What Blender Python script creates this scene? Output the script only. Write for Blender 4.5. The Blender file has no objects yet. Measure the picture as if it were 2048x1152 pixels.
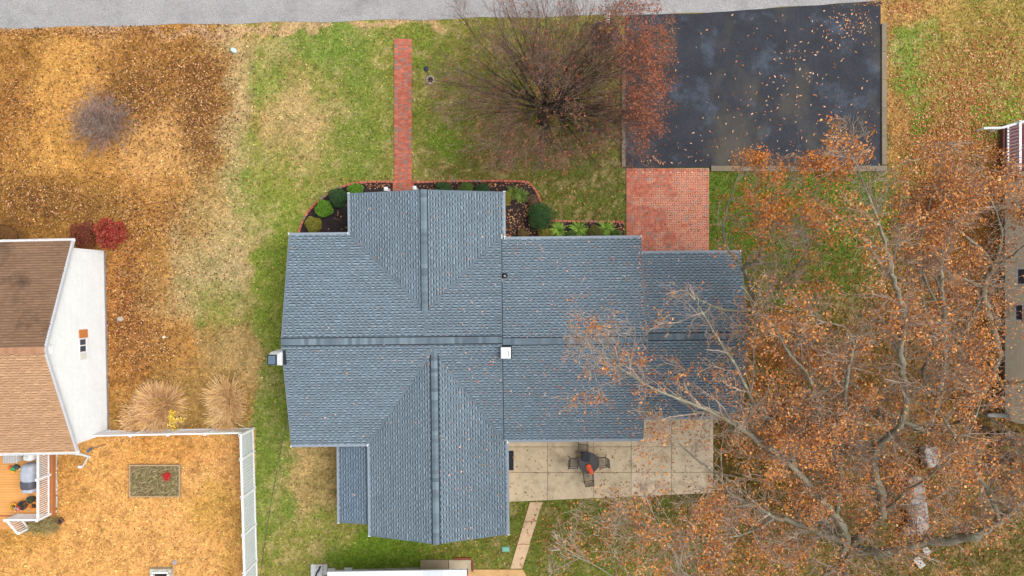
import bpy, math, random
import numpy as np
from mathutils import Vector, Matrix

# ------------------------------------------------------------------ camera, sky, sun, exposure
H = 39.0                      # the camera hangs 39 m above the ground and looks straight down
F = 2048 * 24 / 36.0
sc = bpy.context.scene
cam_d = bpy.data.cameras.new('camera'); cam_d.lens = 24; cam_d.sensor_width = 36
cam_d.clip_start = 0.5; cam_d.clip_end = 3000
cam = bpy.data.objects.new('camera', cam_d); sc.collection.objects.link(cam)
cam.location = (0, 0, H); cam.rotation_euler = (0, 0, 0); sc.camera = cam

SUN_EL, SUN_AZ = math.radians(58), math.radians(85)      # azimuth from north (+Y), clockwise
wd = bpy.data.worlds.new('World'); sc.world = wd; wd.use_nodes = True
nt = wd.node_tree; nt.nodes.clear()
sky = nt.nodes.new('ShaderNodeTexSky'); sky.sky_type = 'NISHITA'; sky.sun_disc = False
sky.sun_elevation = SUN_EL; sky.sun_rotation = SUN_AZ; sky.dust_density = 4.0; sky.air_density = 1.0
hs = nt.nodes.new('ShaderNodeHueSaturation'); hs.inputs['Saturation'].default_value = 0.22
bg = nt.nodes.new('ShaderNodeBackground'); bg.inputs['Strength'].default_value = 0.15
wo = nt.nodes.new('ShaderNodeOutputWorld')
nt.links.new(sky.outputs[0], hs.inputs['Color']); nt.links.new(hs.outputs[0], bg.inputs[0]); nt.links.new(bg.outputs[0], wo.inputs[0])
sun_d = bpy.data.lights.new('sun', 'SUN'); sun_d.energy = 1.2; sun_d.angle = math.radians(45); sun_d.color = (1.0, 0.96, 0.9)
sun = bpy.data.objects.new('sun', sun_d); sc.collection.objects.link(sun)
sd = Vector((math.sin(SUN_AZ) * math.cos(SUN_EL), math.cos(SUN_AZ) * math.cos(SUN_EL), math.sin(SUN_EL)))
sun.rotation_euler = sd.to_track_quat('Z', 'Y').to_euler(); sun.location = (0, 0, 60)
sc.view_settings.view_transform = 'Standard'; sc.view_settings.look = 'None'
sc.view_settings.gamma = 1; sc.view_settings.use_curve_mapping = False
sc.view_settings.exposure = 0.68

# ------------------------------------------------------------------ helpers
rng = random.Random(7)
nr = np.random.RandomState(11)
K = 1.25
def lin1(c):
    c = c / 255.0
    return c / 12.92 if c <= 0.04045 else ((c + 0.055) / 1.055) ** 2.4
def S(r, g, b, k=1.0):        # a colour read off the photograph -> base colour
    return (min(.85, lin1(r) / K * k), min(.85, lin1(g) / K * k), min(.85, lin1(b) / K * k))
def G(px, py, z=0.0):         # photograph pixel at height z -> world point
    s = (H - z) / F
    return Vector(((px - 1024) * s, (576 - py) * s, z))
def unG(x, y, z=0.0):
    s = F / (H - z)
    return 1024 + x * s, 576 - y * s
def jit(c, a):
    k = 1 + rng.uniform(-a, a)
    return (c[0] * k, c[1] * k, c[2] * k)

MATS = {}
def M(name, col=None, rough=0.85, var=0.12, scale=6.0, var2=0.08, scale2=0.8, bump=0.0, bscale=60.0, spec=0.3, metal=0.0, trans=0.0, tint=None, tscale=2.0, tlo=.5, thi=.65):
    """procedural material; col None reads the colour attribute"""
    if name in MATS: return MATS[name]
    m = bpy.data.materials.new(name); m.use_nodes = True
    n = m.node_tree.nodes; l = m.node_tree.links
    b = n['Principled BSDF']; b.inputs['Roughness'].default_value = rough
    b.inputs['Specular IOR Level'].default_value = spec; b.inputs['Metallic'].default_value = metal
    tc = n.new('ShaderNodeTexCoord')
    if col is None:
        a = n.new('ShaderNodeAttribute'); a.attribute_name = 'col'; out = a.outputs['Color']
    else:
        a = n.new('ShaderNodeRGB'); a.outputs[0].default_value = (*col, 1); out = a.outputs[0]
    if tint is not None:
        t = n.new('ShaderNodeTexNoise'); t.inputs['Scale'].default_value = tscale; t.inputs['Detail'].default_value = 6; t.inputs['Roughness'].default_value = .65
        l.new(tc.outputs['Object'], t.inputs['Vector'])
        mr = n.new('ShaderNodeMapRange'); mr.inputs[1].default_value = tlo; mr.inputs[2].default_value = thi
        l.new(t.outputs[0], mr.inputs[0])
        mx = n.new('ShaderNodeMix'); mx.data_type = 'RGBA'
        l.new(mr.outputs[0], mx.inputs[0]); l.new(out, mx.inputs[6]); mx.inputs[7].default_value = (*tint, 1)
        out = mx.outputs[2]
    for v, s, d in ((var, scale, 5), (var2, scale2, 4)):
        if v <= 0: continue
        t = n.new('ShaderNodeTexNoise'); t.inputs['Scale'].default_value = s; t.inputs['Detail'].default_value = d; t.inputs['Roughness'].default_value = .7
        l.new(tc.outputs['Object'], t.inputs['Vector'])
        mr = n.new('ShaderNodeMapRange'); mr.inputs[1].default_value = .25; mr.inputs[2].default_value = .75
        mr.inputs[3].default_value = 1 - v; mr.inputs[4].default_value = 1 + v
        l.new(t.outputs[0], mr.inputs[0])
        mx = n.new('ShaderNodeMix'); mx.data_type = 'RGBA'; mx.blend_type = 'MULTIPLY'; mx.inputs[0].default_value = 1
        l.new(out, mx.inputs[6]); l.new(mr.outputs[0], mx.inputs[7]); out = mx.outputs[2]
    l.new(out, b.inputs['Base Color'])
    if bump > 0:
        t = n.new('ShaderNodeTexNoise'); t.inputs['Scale'].default_value = bscale; t.inputs['Detail'].default_value = 4
        l.new(tc.outputs['Object'], t.inputs['Vector'])
        bp = n.new('ShaderNodeBump'); bp.inputs['Strength'].default_value = bump; bp.inputs['Distance'].default_value = .02
        l.new(t.outputs[0], bp.inputs['Height']); l.new(bp.outputs[0], b.inputs['Normal'])
    MATS[name] = m
    return m

BASE = {}                     # name -> world matrix of a top-level Empty
def link(o, parent=None):
    sc.collection.objects.link(o)
    if parent is not None:
        o.parent = parent
        if parent.name in BASE: o.matrix_parent_inverse = BASE[parent.name].inverted()
    return o
def tag(o, label=None, cat=None, group=None, kind=None):
    if label: o['label'] = label
    if cat: o['category'] = cat
    if group: o['group'] = group
    if kind: o['kind'] = kind
    return o
def thing(name, loc, label, cat, group=None, rz=0.0):
    o = bpy.data.objects.new(name, None); o.empty_display_size = .3
    sc.collection.objects.link(o); o.location = loc; o.rotation_euler = (0, 0, rz)
    BASE[o.name] = Matrix.Translation(Vector(loc)) @ Matrix.Rotation(rz, 4, 'Z')
    return tag(o, label, cat, group)
def raw_mesh(name, V, loops, starts, cols=None, smooth=False, point=False):
    me = bpy.data.meshes.new(name)
    V = np.asarray(V, dtype=np.float32); loops = np.asarray(loops, dtype=np.int32); starts = np.asarray(starts, dtype=np.int32)
    me.vertices.add(len(V)); me.vertices.foreach_set('co', V.ravel())
    me.loops.add(len(loops)); me.loops.foreach_set('vertex_index', loops)
    me.polygons.add(len(starts)); me.polygons.foreach_set('loop_start', starts)
    me.update(calc_edges=True); me.validate()
    if cols is not None:
        at = me.attributes.new('col', 'FLOAT_COLOR', 'POINT' if point else 'FACE')
        c = np.ones((len(cols), 4), dtype=np.float32); c[:, :3] = np.asarray(cols, dtype=np.float32)[:, :3]
        if len(at.data) == len(c): at.data.foreach_set('color', c.ravel())
    me.polygons.foreach_set('use_smooth', np.full(len(me.polygons), bool(smooth)))
    return me
def poly_obj(name, V, faces, mat, parent=None, cols=None, smooth=False, point=False):
    """faces: numpy (N,3) or (N,4)"""
    faces = np.asarray(faces); k = faces.shape[1]
    me = raw_mesh(name, V, faces.ravel(), np.arange(0, len(faces) * k, k), cols, smooth, point)
    me.materials.append(mat)
    return link(bpy.data.objects.new(name, me), parent)

class MB:
    def __init__(self, col=(.5, .5, .5)): self.v = []; self.f = []; self.c = []; self.col = col
    def face(self, pts, col=None):
        i = len(self.v); self.v += [tuple(p) for p in pts]; self.f.append(list(range(i, i + len(pts)))); self.c.append(col or self.col)
    def box(self, x0, x1, y0, y1, z0, z1, col=None, bev=0.0):
        b = bev; t = [(x0, y0), (x1, y0), (x1, y1), (x0, y1)]
        ti = [(x0 + b, y0 + b), (x1 - b, y0 + b), (x1 - b, y1 - b), (x0 + b, y1 - b)]
        self.loft([[(x, y, z0) for x, y in t], [(x, y, z1 - b) for x, y in t]] + ([[(x, y, z1) for x, y in ti]] if b else []), col)
    def loft(self, rings, col=None, cap0=True, cap1=True, closed=True):
        n = len(rings[0]); i = len(self.v)
        for r in rings: self.v += [tuple(p) for p in r]
        for k in range(len(rings) - 1):
            for j in range(n if closed else n - 1):
                a = i + k * n + j; b = i + k * n + (j + 1) % n
                self.f.append([a, b, b + n, a + n]); self.c.append(col or self.col)
        if cap0: self.f.append([i + j for j in range(n)][::-1]); self.c.append(col or self.col)
        if cap1: m = i + (len(rings) - 1) * n; self.f.append([m + j for j in range(n)]); self.c.append(col or self.col)
    def prism(self, poly, z0, z1, col=None, bev=0.0):
        a = sum(poly[i][0] * poly[(i + 1) % len(poly)][1] - poly[(i + 1) % len(poly)][0] * poly[i][1] for i in range(len(poly)))
        if a < 0: poly = poly[::-1]
        rings = [[(p[0], p[1], z0) for p in poly], [(p[0], p[1], z1 - bev) for p in poly]]
        if bev:
            cx = sum(p[0] for p in poly) / len(poly); cy = sum(p[1] for p in poly) / len(poly)
            ins = []
            for p in poly:
                d = Vector((cx - p[0], cy - p[1])).normalized() * bev * 1.4
                ins.append((p[0] + d.x, p[1] + d.y, z1))
            rings.append(ins)
        self.loft(rings, col)
    def tube(self, pts, radii, n=6, col=None, cap=True):
        pts = [Vector(p) for p in pts]; rings = []
        if not hasattr(radii, '__len__'): radii = [radii] * len(pts)
        ref = None
        for k, p in enumerate(pts):
            d = (pts[min(k + 1, len(pts) - 1)] - pts[max(k - 1, 0)])
            d = d.normalized() if d.length > 1e-6 else Vector((0, 0, 1))
            if ref is None: ref = Vector((1, 0, 0)) if abs(d.x) < .8 else Vector((0, 1, 0))
            a = (ref - d * ref.dot(d)).normalized(); b = d.cross(a); ref = a
            rings.append([p + (a * math.cos(t) + b * math.sin(t)) * radii[k] for t in [2 * math.pi * j / n for j in range(n)]])
        self.loft(rings, col, cap, cap)
    def bar(self, p, q, w, h=None, col=None):       # a rectangular bar from p to q
        p = Vector(p); q = Vector(q); h = h or w; d = (q - p).normalized()
        up = Vector((0, 0, 1)) if abs(d.z) < .9 else Vector((0, 1, 0))
        a = d.cross(up).normalized() * w / 2; b = a.cross(d).normalized() * h / 2
        self.loft([[o - a - b, o + a - b, o + a + b, o - a + b] for o in (p, q)], col)
    def lathe(self, c, prof, n=16, col=None, sx=1, sy=1):
        self.loft([[(c[0] + r * sx * math.cos(2 * math.pi * j / n), c[1] + r * sy * math.sin(2 * math.pi * j / n), c[2] + z) for j in range(n)] for r, z in prof], col)
    def superell(self, c, r, e=.5, n=16, m=9, col=None, rz=0.0, bumpy=0.0):
        sg = lambda v, p: math.copysign(abs(v) ** p, v)
        cr, sr = math.cos(rz), math.sin(rz); rings = []
        for i in range(m):
            t = -math.pi / 2 * .98 + math.pi * .98 * i / (m - 1); ring = []
            for j in range(n):
                a = 2 * math.pi * j / n; k = 1 + rng.uniform(-bumpy, bumpy)
                x = r[0] * sg(math.cos(t), e) * sg(math.cos(a), e) * k; y = r[1] * sg(math.cos(t), e) * sg(math.sin(a), e) * k
                ring.append((c[0] + x * cr - y * sr, c[1] + x * sr + y * cr, c[2] + r[2] * sg(math.sin(t), e)))
            rings.append(ring)
        self.loft(rings, col)
    def mesh(self, name, mat, rot=0.0, smooth=False):
        V = np.array(self.v, dtype=np.float64)
        if rot:
            c, s = math.cos(rot), math.sin(rot); x = V[:, 0] * c - V[:, 1] * s; y = V[:, 0] * s + V[:, 1] * c; V[:, 0] = x; V[:, 1] = y
        ls = [len(f) for f in self.f]; st = np.concatenate([[0], np.cumsum(ls)[:-1]]) if ls else []
        me = raw_mesh(name, V, [i for f in self.f for i in f], st, self.c, smooth)
        me.materials.append(mat); return me
    def build(self, name, mat, parent=None, rot=0.0, smooth=False):
        return link(bpy.data.objects.new(name, self.mesh(name, mat, rot, smooth)), parent)

# value noise for scattering and ground colours
_lat = nr.rand(256, 256)
def vnoise(x, y, s):
    x = np.asarray(x) * s + 1000.3; y = np.asarray(y) * s + 1000.7
    xi = np.floor(x).astype(int); yi = np.floor(y).astype(int); fx = x - xi; fy = y - yi
    fx = fx * fx * (3 - 2 * fx); fy = fy * fy * (3 - 2 * fy)
    g = lambda a, b: _lat[a % 256, b % 256]
    return (g(xi, yi) * (1 - fx) + g(xi + 1, yi) * fx) * (1 - fy) + (g(xi, yi + 1) * (1 - fx) + g(xi + 1, yi + 1) * fx) * fy
def fbm(x, y, s, o=4):
    t = 0; a = 0.5; n = 0
    for k in range(o): t = t + a * vnoise(x + 17 * k, y - 9 * k, s * 2 ** k); n += a; a *= .55
    return t / n

# materials -------------------------------------------------------
m_leaf = M('leaf', None, .8, .12, 9, 0)
m_lawn = M('lawn', None, .95, .5, 7.0, .2, 1.7, bump=.7, bscale=22, spec=.1)
m_blade = M('grass_blade', None, .9, .1, 3, 0, spec=.1)
m_shingle = M('shingle', None, .92, .16, 26, .06, .7, bump=.25, bscale=160, spec=.2)
m_brick = M('brick', None, .9, .14, 14, .05, 1.2, bump=.4, bscale=60, spec=.2)
m_conc = M('concrete', None, .9, .13, 3.0, .12, .9, bump=.25, bscale=70, tint=S(150, 130, 100), tscale=1.1, tlo=.52, thi=.8, spec=.2)
m_white = M('white_vinyl', S(240, 241, 243), .5, .03, 3, .03, .7)
m_paint = M('painted', None, .55, .07, 5, .05, 1)
m_bark = M('bark', None, .95, .3, 5, .15, 1.1, bump=.9, bscale=18, tint=S(168, 172, 150), tscale=3.2, tlo=.56, thi=.68, spec=.1)
m_bark2 = M('bark_dark', None, .95, .25, 6, .15, 1.1, bump=.8, bscale=20, spec=.1)
m_metal = M('dark_metal', S(62, 56, 52), .45, .12, 9, .05, 1, spec=.5)
m_glass = M('window_glass', S(70, 78, 95), .08, .1, 2, 0, spec=.8)
m_mulch = M('mulch', S(58, 50, 51), 1, .5, 16, .2, 2, bump=1.0, bscale=34, spec=.1)
m_wood = M('deck_wood', None, .75, .1, 9, .06, 1.3)

TH = 0.0105                   # the main house stands a touch anticlockwise
TN = 0.02                     # the neighbour's house likewise

# ------------------------------------------------------------------ ground sheet
HARD = [(1016, 836, 1425, 1000), (788, 78, 824, 372), (1252, 335, 1418, 520), (1243, 12, 1772, 343), (580, 480, 1290, 880), (1290, 505, 1480, 835), (700, 385, 1006, 480), (740, 880, 1016, 1070), (0, 500, 208, 895)]
SP_OUT = [  # x, y, rx, ry, weight, colour
 (220,260,280,230,1,(188,135,66)),(60,120,60,60,1.2,(152,108,48)),(135,170,60,90,2.6,(210,156,82)),(330,300,75,60,2.8,(210,162,100)),(100,300,80,45,2.4,(208,154,78)),
 (330,140,120,70,1.6,(148,102,48)),(405,230,40,110,3.2,(132,92,44)),(25,230,60,100,1.4,(150,98,44)),(60,405,120,55,2.6,(134,94,40)),(190,410,80,30,1.4,(145,108,42)),(262,205,60,45,2.8,(120,84,38)),
 (200,70,200,22,1,(190,140,85)),(472,210,26,170,3.4,(196,170,124)),(440,95,40,35,1.2,(180,150,98)),(400,420,60,90,1.6,(168,142,88)),(300,400,60,60,1,(185,130,66)),(330,440,60,40,1.5,(160,115,55)),
 (620,220,170,190,1,(142,137,68)),(640,85,85,30,2.2,(114,138,54)),(520,160,40,60,1.8,(132,152,64)),(690,110,45,40,2.2,(110,136,50)),(600,250,45,55,2.6,(192,162,114)),(560,100,50,25,1.6,(172,152,95)),
 (500,330,40,60,1.6,(127,143,62)),(480,430,40,60,1.8,(178,157,108)),(525,400,45,70,1.8,(126,138,54)),(700,320,80,45,1.5,(126,134,54)),(565,470,30,90,2,(117,138,44)),(760,210,25,130,1.4,(140,142,60)),(660,300,50,40,1.4,(150,142,75)),(610,360,50,40,1.5,(132,140,56)),
 (250,610,40,130,2.2,(168,110,54)),(300,560,40,60,1.3,(165,120,60)),(420,520,60,80,1.8,(182,162,117)),(360,590,50,60,1.5,(177,150,100)),(545,600,26,130,2.2,(124,138,48)),(440,610,45,45,1.5,(140,135,62)),(330,680,60,45,1.8,(172,124,64)),
 (470,720,60,45,1.6,(172,143,92)),(545,800,28,110,2,(116,130,50)),(400,780,90,50,1.2,(160,125,70)),(235,760,30,60,1.5,(168,120,58)),
 (540,960,30,110,2,(110,125,46)),(620,950,50,60,2.2,(178,152,97)),(640,1060,60,40,1.6,(132,130,58)),(590,1110,50,50,1.4,(135,128,60)),(760,1108,90,30,2.4,(98,124,30)),(905,1112,60,25,1.8,(112,120,40)),(985,1110,50,30,1.6,(118,120,50)),
 (950,180,170,160,1,(126,125,48)),(900,280,45,30,2.4,(106,138,38)),(850,90,40,40,1.6,(122,134,48)),(850,200,25,80,1.4,(128,132,52)),(1010,120,150,60,1.2,(130,124,52)),(1070,250,120,80,1.4,(116,103,52)),(1180,390,90,60,3.2,(98,102,42)),(1000,335,120,34,2.6,(104,98,46)),(1100,300,150,40,2,(104,98,44)),(730,250,45,120,2.4,(110,130,48)),(700,390,60,40,2,(116,134,50)),(1150,1080,120,60,2.4,(100,106,40)),
 (1790,190,22,110,2,(168,130,72)),(1828,130,26,75,2.4,(114,138,50)),(1830,230,22,35,2,(100,128,34)),(1950,110,120,100,1.3,(152,134,62)),(1800,20,90,22,2,(184,144,84)),(1985,235,45,40,2.2,(122,148,44)),(1900,290,80,60,1.2,(130,108,46)),
 (1560,430,150,110,2.6,(86,112,30)),(1640,530,110,80,2,(84,98,30)),(1700,800,350,300,1.1,(92,76,34)),(1230,1090,200,60,1.6,(112,114,44)),(1100,1050,60,60,1.8,(106,114,38)),(1800,1050,220,80,1.4,(78,70,32)),(1500,1090,150,60,1.6,(108,98,42)),(1550,850,120,160,1.2,(84,74,30)),(1950,450,90,120,1.2,(140,98,46)),(1900,700,120,160,1.2,(105,76,36)),(1960,950,110,90,1.4,(110,92,62)),
]
SP_IN = [(250,1000,300,160,1,(220,163,92)),(330,900,90,28,1.6,(206,143,70)),(130,950,45,60,1.8,(188,134,64)),(420,1015,45,40,1.3,(192,150,66)),(330,1080,90,60,1.2,(224,168,100)),(60,1075,70,25,1.2,(190,140,62)),(465,1100,15,60,1,(195,150,72)),(420,930,60,40,1,(212,160,100))]
SP_OUT += [(x_, 63 - 30 * x_ / 1400, 40, 7, 2.5, (204, 166, 126)) for x_ in range(-30, 900, 55)]
def ground_col(X, Y):
    px = 1024 + X * F / H; py = 576 - Y * F / H
    wx = px + (fbm(px, py, .02, 4) - .5) * 90; wy = py + (fbm(px + 500, py + 300, .02, 4) - .5) * 90
    def acc(sp, base):
        W = np.full(px.shape, .02); C = np.zeros(px.shape + (3,)) + np.array(S(*base)) * .02
        for x, y, rx, ry, w, c in sp:
            g = w * np.exp(-(((wx - x) / rx) ** 2 + ((wy - y) / ry) ** 2) ** 1.35)
            W = W + g; C = C + g[..., None] * np.array(S(*c))
        return C / W[..., None]
    co = acc(SP_OUT, (140, 130, 60)); ci = acc(SP_IN, (210, 155, 85))
    inside = ((px < 508) & (py > 858))[..., None]
    c = np.where(inside, ci, co)
    # patchy thatch: straw and green tufts on the lawn, bare ochre and leafy brown on the dry yards
    gr_ = c[..., 1] / c[..., 0]; sm = lambda x, a_, b_: np.clip((x - a_) / (b_ - a_), 0, 1)
    lw = sm(gr_, .6, .85)[..., None]; vivid = (1 - .65 * sm(gr_, 1.05, 1.5))[..., None]
    m_ = np.clip((fbm(px, py, .05, 5) * .5 + fbm(px + 300, py + 800, .16, 3) * .5 - .5) * 6.5, -1, 1)[..., None]
    lawn_t = np.where(m_ > 0, np.array(S(192, 168, 120)), np.array(S(106, 129, 54))); dry_t = np.where(m_ > 0, np.array(S(216, 164, 94)), np.array(S(122, 86, 38)))
    c = c + (lw * lawn_t + (1 - lw) * dry_t - c) * np.where(m_ > 0, m_ * .85, -m_) * (.5 * lw * vivid + .36 * (1 - lw))
    t2 = np.clip((fbm(px + 900, py, .12, 3) - .56) * 4, 0, 1)[..., None]
    c = c * (1 - t2 * .22)
    g_ = c.mean(-1, keepdims=True); c = g_ + (c - g_) * .97
    far = np.clip(np.maximum((np.abs(X) - 31.5) / 5.5, (np.abs(Y) - 19) / 4.5), 0, 1)[..., None]
    c = c * (1 - far) + np.array(S(140, 132, 66)) * far
    return np.clip(c, .012, .85)
gx = np.concatenate([[-500, -220, -110, -60], np.arange(-38, 38.01, .15), [60, 110, 220, 500]])
gy = np.concatenate([[-500, -220, -110, -50], np.arange(-24, 24.01, .15), [50, 110, 220, 500]])
XX, YY = np.meshgrid(gx, gy); nxv = len(gx); nyv = len(gy)
Z = (fbm(XX, YY, .6, 3) - .5) * .03 - .015
V = np.stack([XX, YY, Z], -1).reshape(-1, 3)
ii = (np.arange(nyv - 1)[:, None] * nxv + np.arange(nxv - 1)[None, :]).ravel()
FF = np.stack([ii, ii + 1, ii + 1 + nxv, ii + nxv], -1)
tag(poly_obj('ground', V, FF, m_lawn, cols=ground_col(XX, YY).reshape(-1, 3), smooth=True, point=True), 'patchy autumn lawn of green and straw coloured grass', kind='structure')

def road_edge(px): return 57 - 30 * px / 1400 if px < 1400 else 27 - (px - 1400) * .071
def on_hard(px, py, extra=0):
    if py < road_edge(px): return True
    return any(a - extra < px < c + extra and b - extra < py < d + extra for a, b, c, d in HARD)

# grass blades: real grain on the lawn
N = 230000
bx = nr.uniform(-30.5, 30.5, N); by = nr.uniform(-17.5, 17.5, N)
ppx = 1024 + bx * F / H; ppy = 576 - by * F / H
keep = ppy > np.where(ppx < 1400, 57 - 30 * ppx / 1400, 27 - (ppx - 1400) * .071) + 1
for a, b, c, d in HARD: keep &= ~((ppx > a) & (ppx < c) & (ppy > b) & (ppy < d))
bx = bx[keep]; by = by[keep]; N = len(bx)
a = nr.uniform(0, 2 * np.pi, N); ln = nr.uniform(.05, .13, N); wd_ = nr.uniform(.018, .04, N)
dx, dy = np.cos(a), np.sin(a)
P = np.stack([bx, by, np.zeros(N)], -1)
V = np.stack([P + np.stack([-dy * wd_, dx * wd_, np.zeros(N) - .005], -1), P + np.stack([dy * wd_, -dx * wd_, np.zeros(N) - .005], -1), P + np.stack([dx * ln, dy * ln, nr.uniform(.03, .07, N)], -1)], 1).reshape(-1, 3)
gc = ground_col(bx, by); k = np.exp(nr.normal(0, .4, N))[:, None]
gc = np.clip(gc * k * (1 + nr.normal(0, .07, (N, 3))), .01, .8)
tag(poly_obj('grass', V, np.arange(N * 3).reshape(-1, 3), m_blade, cols=gc), 'short mown grass covering the yards', kind='stuff')

# ------------------------------------------------------------------ road, driveway, paths
mb = MB(S(186, 184, 183))
xs = [-2600, -900] + list(range(-300, 2601, 60)) + [3200, 4800]
for x0, x1 in zip(xs[:-1], xs[1:]):
    f = lambda x: road_edge(x) + rng.uniform(-1.2, 1.2)
    p = [G(x0, road_edge(x0) + 2.2 * math.sin(x0 * .031)), G(x1, road_edge(x1) + 2.2 * math.sin(x1 * .031))]
    q = [G(x1, road_edge(x1) - 235), G(x0, road_edge(x0) - 235)]
    mb.face([(v.x, v.y, .012) for v in p + q])
tag(mb.build('road', M('old_asphalt', S(160, 158, 158), .95, .45, 14, .1, .8, bump=.6, bscale=55, spec=.15, tint=S(140, 138, 138), tscale=.5, tlo=.5, thi=.7)), 'pale grey worn asphalt street', kind='structure')

def asphalt_mat():
    m = M('sealed_asphalt', S(54, 56, 63), .8, .4, 15, .25, .7, bump=.6, bscale=70, spec=.2, tint=S(84, 96, 112), tscale=.5, tlo=.54, thi=.78)
    n = m.node_tree.nodes; l = m.node_tree.links; b = n['Principled BSDF']
    src = b.inputs['Base Color'].links[0].from_socket
    tc = n.new('ShaderNodeTexCoord'); t = n.new('ShaderNodeTexNoise'); t.inputs['Scale'].default_value = .33; t.inputs['Detail'].default_value = 7; t.inputs['Roughness'].default_value = .6
    mp = n.new('ShaderNodeMapping'); mp.inputs['Location'].default_value = (13, 5, 0); mp.inputs['Scale'].default_value = (1, .6, 1)
    l.new(tc.outputs['Object'], mp.inputs[0]); l.new(mp.outputs[0], t.inputs['Vector'])
    mr = n.new('ShaderNodeMapRange'); mr.inputs[1].default_value = .52; mr.inputs[2].default_value = .74; mr.inputs[4].default_value = .75
    l.new(t.outputs[0], mr.inputs[0])
    mx = n.new('ShaderNodeMix'); mx.data_type = 'RGBA'; l.new(mr.outputs[0], mx.inputs[0]); l.new(src, mx.inputs[6]); mx.inputs[7].default_value = (*S(98, 92, 78), 1)
    l.new(mx.outputs[2], b.inputs['Base Color'])
    return m
mb = MB()
dz = .024
def gp(px, py, z): v = G(px, py); return (v.x, v.y, z)
edge_n = [(x, road_edge(x) + .2 + rng.uniform(-.8, .8)) for x in range(1251, 1762, 30)]
pl = [(1251, 336)] + edge_n + [(1761, 331), (1597, 333), (1419, 335)]
mb.prism([tuple(G(*p))[:2] for p in pl][::-1], -.05, dz)
drv = mb.build('driveway', asphalt_mat()); tag(drv, 'dark freshly sealed asphalt driveway', kind='structure')
mb = MB(S(40, 42, 48)); mb.box(G(1596, 0).x, G(1597, 0).x + .012, G(0, 328).y, G(0, 24).y, dz, dz + .003)
mb.build('seam', m_paint, drv)
def kerb(name, x0, y0, x1, y1, n, label):
    t = thing(name, (G((x0 + x1) / 2, (y0 + y1) / 2)), label, 'kerb')
    for k in range(n):
        mb = MB(jit(S(130, 119, 103), .09))
        if abs(y1 - y0) > abs(x1 - x0): a0 = y0 + (y1 - y0) * k / n; a1 = y0 + (y1 - y0) * (k + 1) / n - .35; P_ = [G(x0, a0), G(x1, a0), G(x1, a1), G(x0, a1)]
        else: a0 = x0 + (x1 - x0) * k / n; a1 = x0 + (x1 - x0) * (k + 1) / n - .35; P_ = [G(a0, y0), G(a1, y0), G(a1, y1), G(a0, y1)]
        mb.prism([(p.x, p.y) for p in P_], -.1, .11 + rng.uniform(0, .01), bev=.015); mb.build('kerb_stone', m_conc, t)
kerb('driveway_kerb', 1762, 48, 1771.5, 330, 5, 'long concrete kerb along the right edge of the driveway')
kerb('driveway_kerb', 1421, 332, 1773, 343, 6, 'concrete kerb along the house side of the driveway')
kerb('driveway_kerb', 1243, 70, 1250.5, 335, 4, 'low grey concrete kerb between driveway and bare tree')

# brick walk and brick apron -----------------------------------------
BR = [S(192, 112, 90), S(184, 103, 82), S(202, 123, 100), S(176, 98, 80), S(150, 122, 112), S(190, 118, 98)]
brick_me = []
for c in BR:
    mb = MB(c); mb.box(-.098, .098, -.0475, .0475, -.04, .02, bev=.006); brick_me.append(mb.mesh('brick', m_brick))
def lay(parent, spots, cap=300, z=.03, stuffname='bricks', wide=False):
    def gapk(x, y): return (.83 if float(fbm(x * 30, y * 30, .05, 2)) + .12 * (x - G(1330, 0).x) > .5 else .97) if wide else 1.0
    spots = [q if len(q) == 4 else (*q, 0.0) for q in spots]; rng.shuffle(spots)
    for k, (x, y, rz, up_) in enumerate(spots[:cap]):
        o = bpy.data.objects.new('brick', brick_me[min(5, int(rng.random() ** 1.05 * 5.6)) if rng.random() > .1 else 4])
        o.location = (x, y, z + up_ + rng.uniform(-.003, .003)); o.rotation_euler = (0, 0, rz + rng.uniform(-.01, .01)); gk = gapk(x, y); o.scale = (.5 + gk * .5, gk, 1); link(o, parent)
    rest = spots[cap:]
    if rest:
        mb = MB()
        for x, y, rz, up_ in rest:
            c = jit(BR[4] if rng.random() < .08 else rng.choice(BR[:4] + BR[5:]), .08); zz = z + up_ + rng.uniform(-.003, .003)
            cr, sr = math.cos(rz), math.sin(rz)
            gk = gapk(x, y); q = lambda a, b, h: (x + a * (.5 + gk * .5) * cr - b * gk * sr, y + a * (.5 + gk * .5) * sr + b * gk * cr, zz + h)
            mb.loft([[q(-.098, -.0475, -.04), q(.098, -.0475, -.04), q(.098, .0475, -.04), q(-.098, .0475, -.04)], [q(-.098, -.0475, .014), q(.098, -.0475, .014), q(.098, .0475, .014), q(-.098, .0475, .014)], [q(-.092, -.0415, .02), q(.092, -.0415, .02), q(.092, .0415, .02), q(-.092, .0415, .02)]], c, cap0=False)
        tag(mb.build(stuffname, m_brick, parent), kind='stuff')
m_sand = M('joint_sand', S(226, 192, 162), 1, .15, 20, .1, 2)
m_sand2 = M('joint_sand_dark', S(172, 110, 92), 1, .15, 20, .1, 2)
wx0, wx1 = G(788.5, 0).x, G(823.5, 0).x; wy0, wy1 = G(0, 366).y, G(0, 78).y
mb = MB(); mb.box(wx0, wx1, wy0, wy1, -.04, .036); lx0, lx1 = G(775, 0).x, G(838, 0).x; ly0, ly1 = G(0, 398).y, wy0 - .002
mb.box(lx0, lx1, ly0, ly1, -.04, .036)
walk = mb.build('brick_walk', m_sand2); tag(walk, 'narrow red brick front walk from lawn to porch', kind='structure')
sp = []
y = wy0 + .05; row = 0
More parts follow.
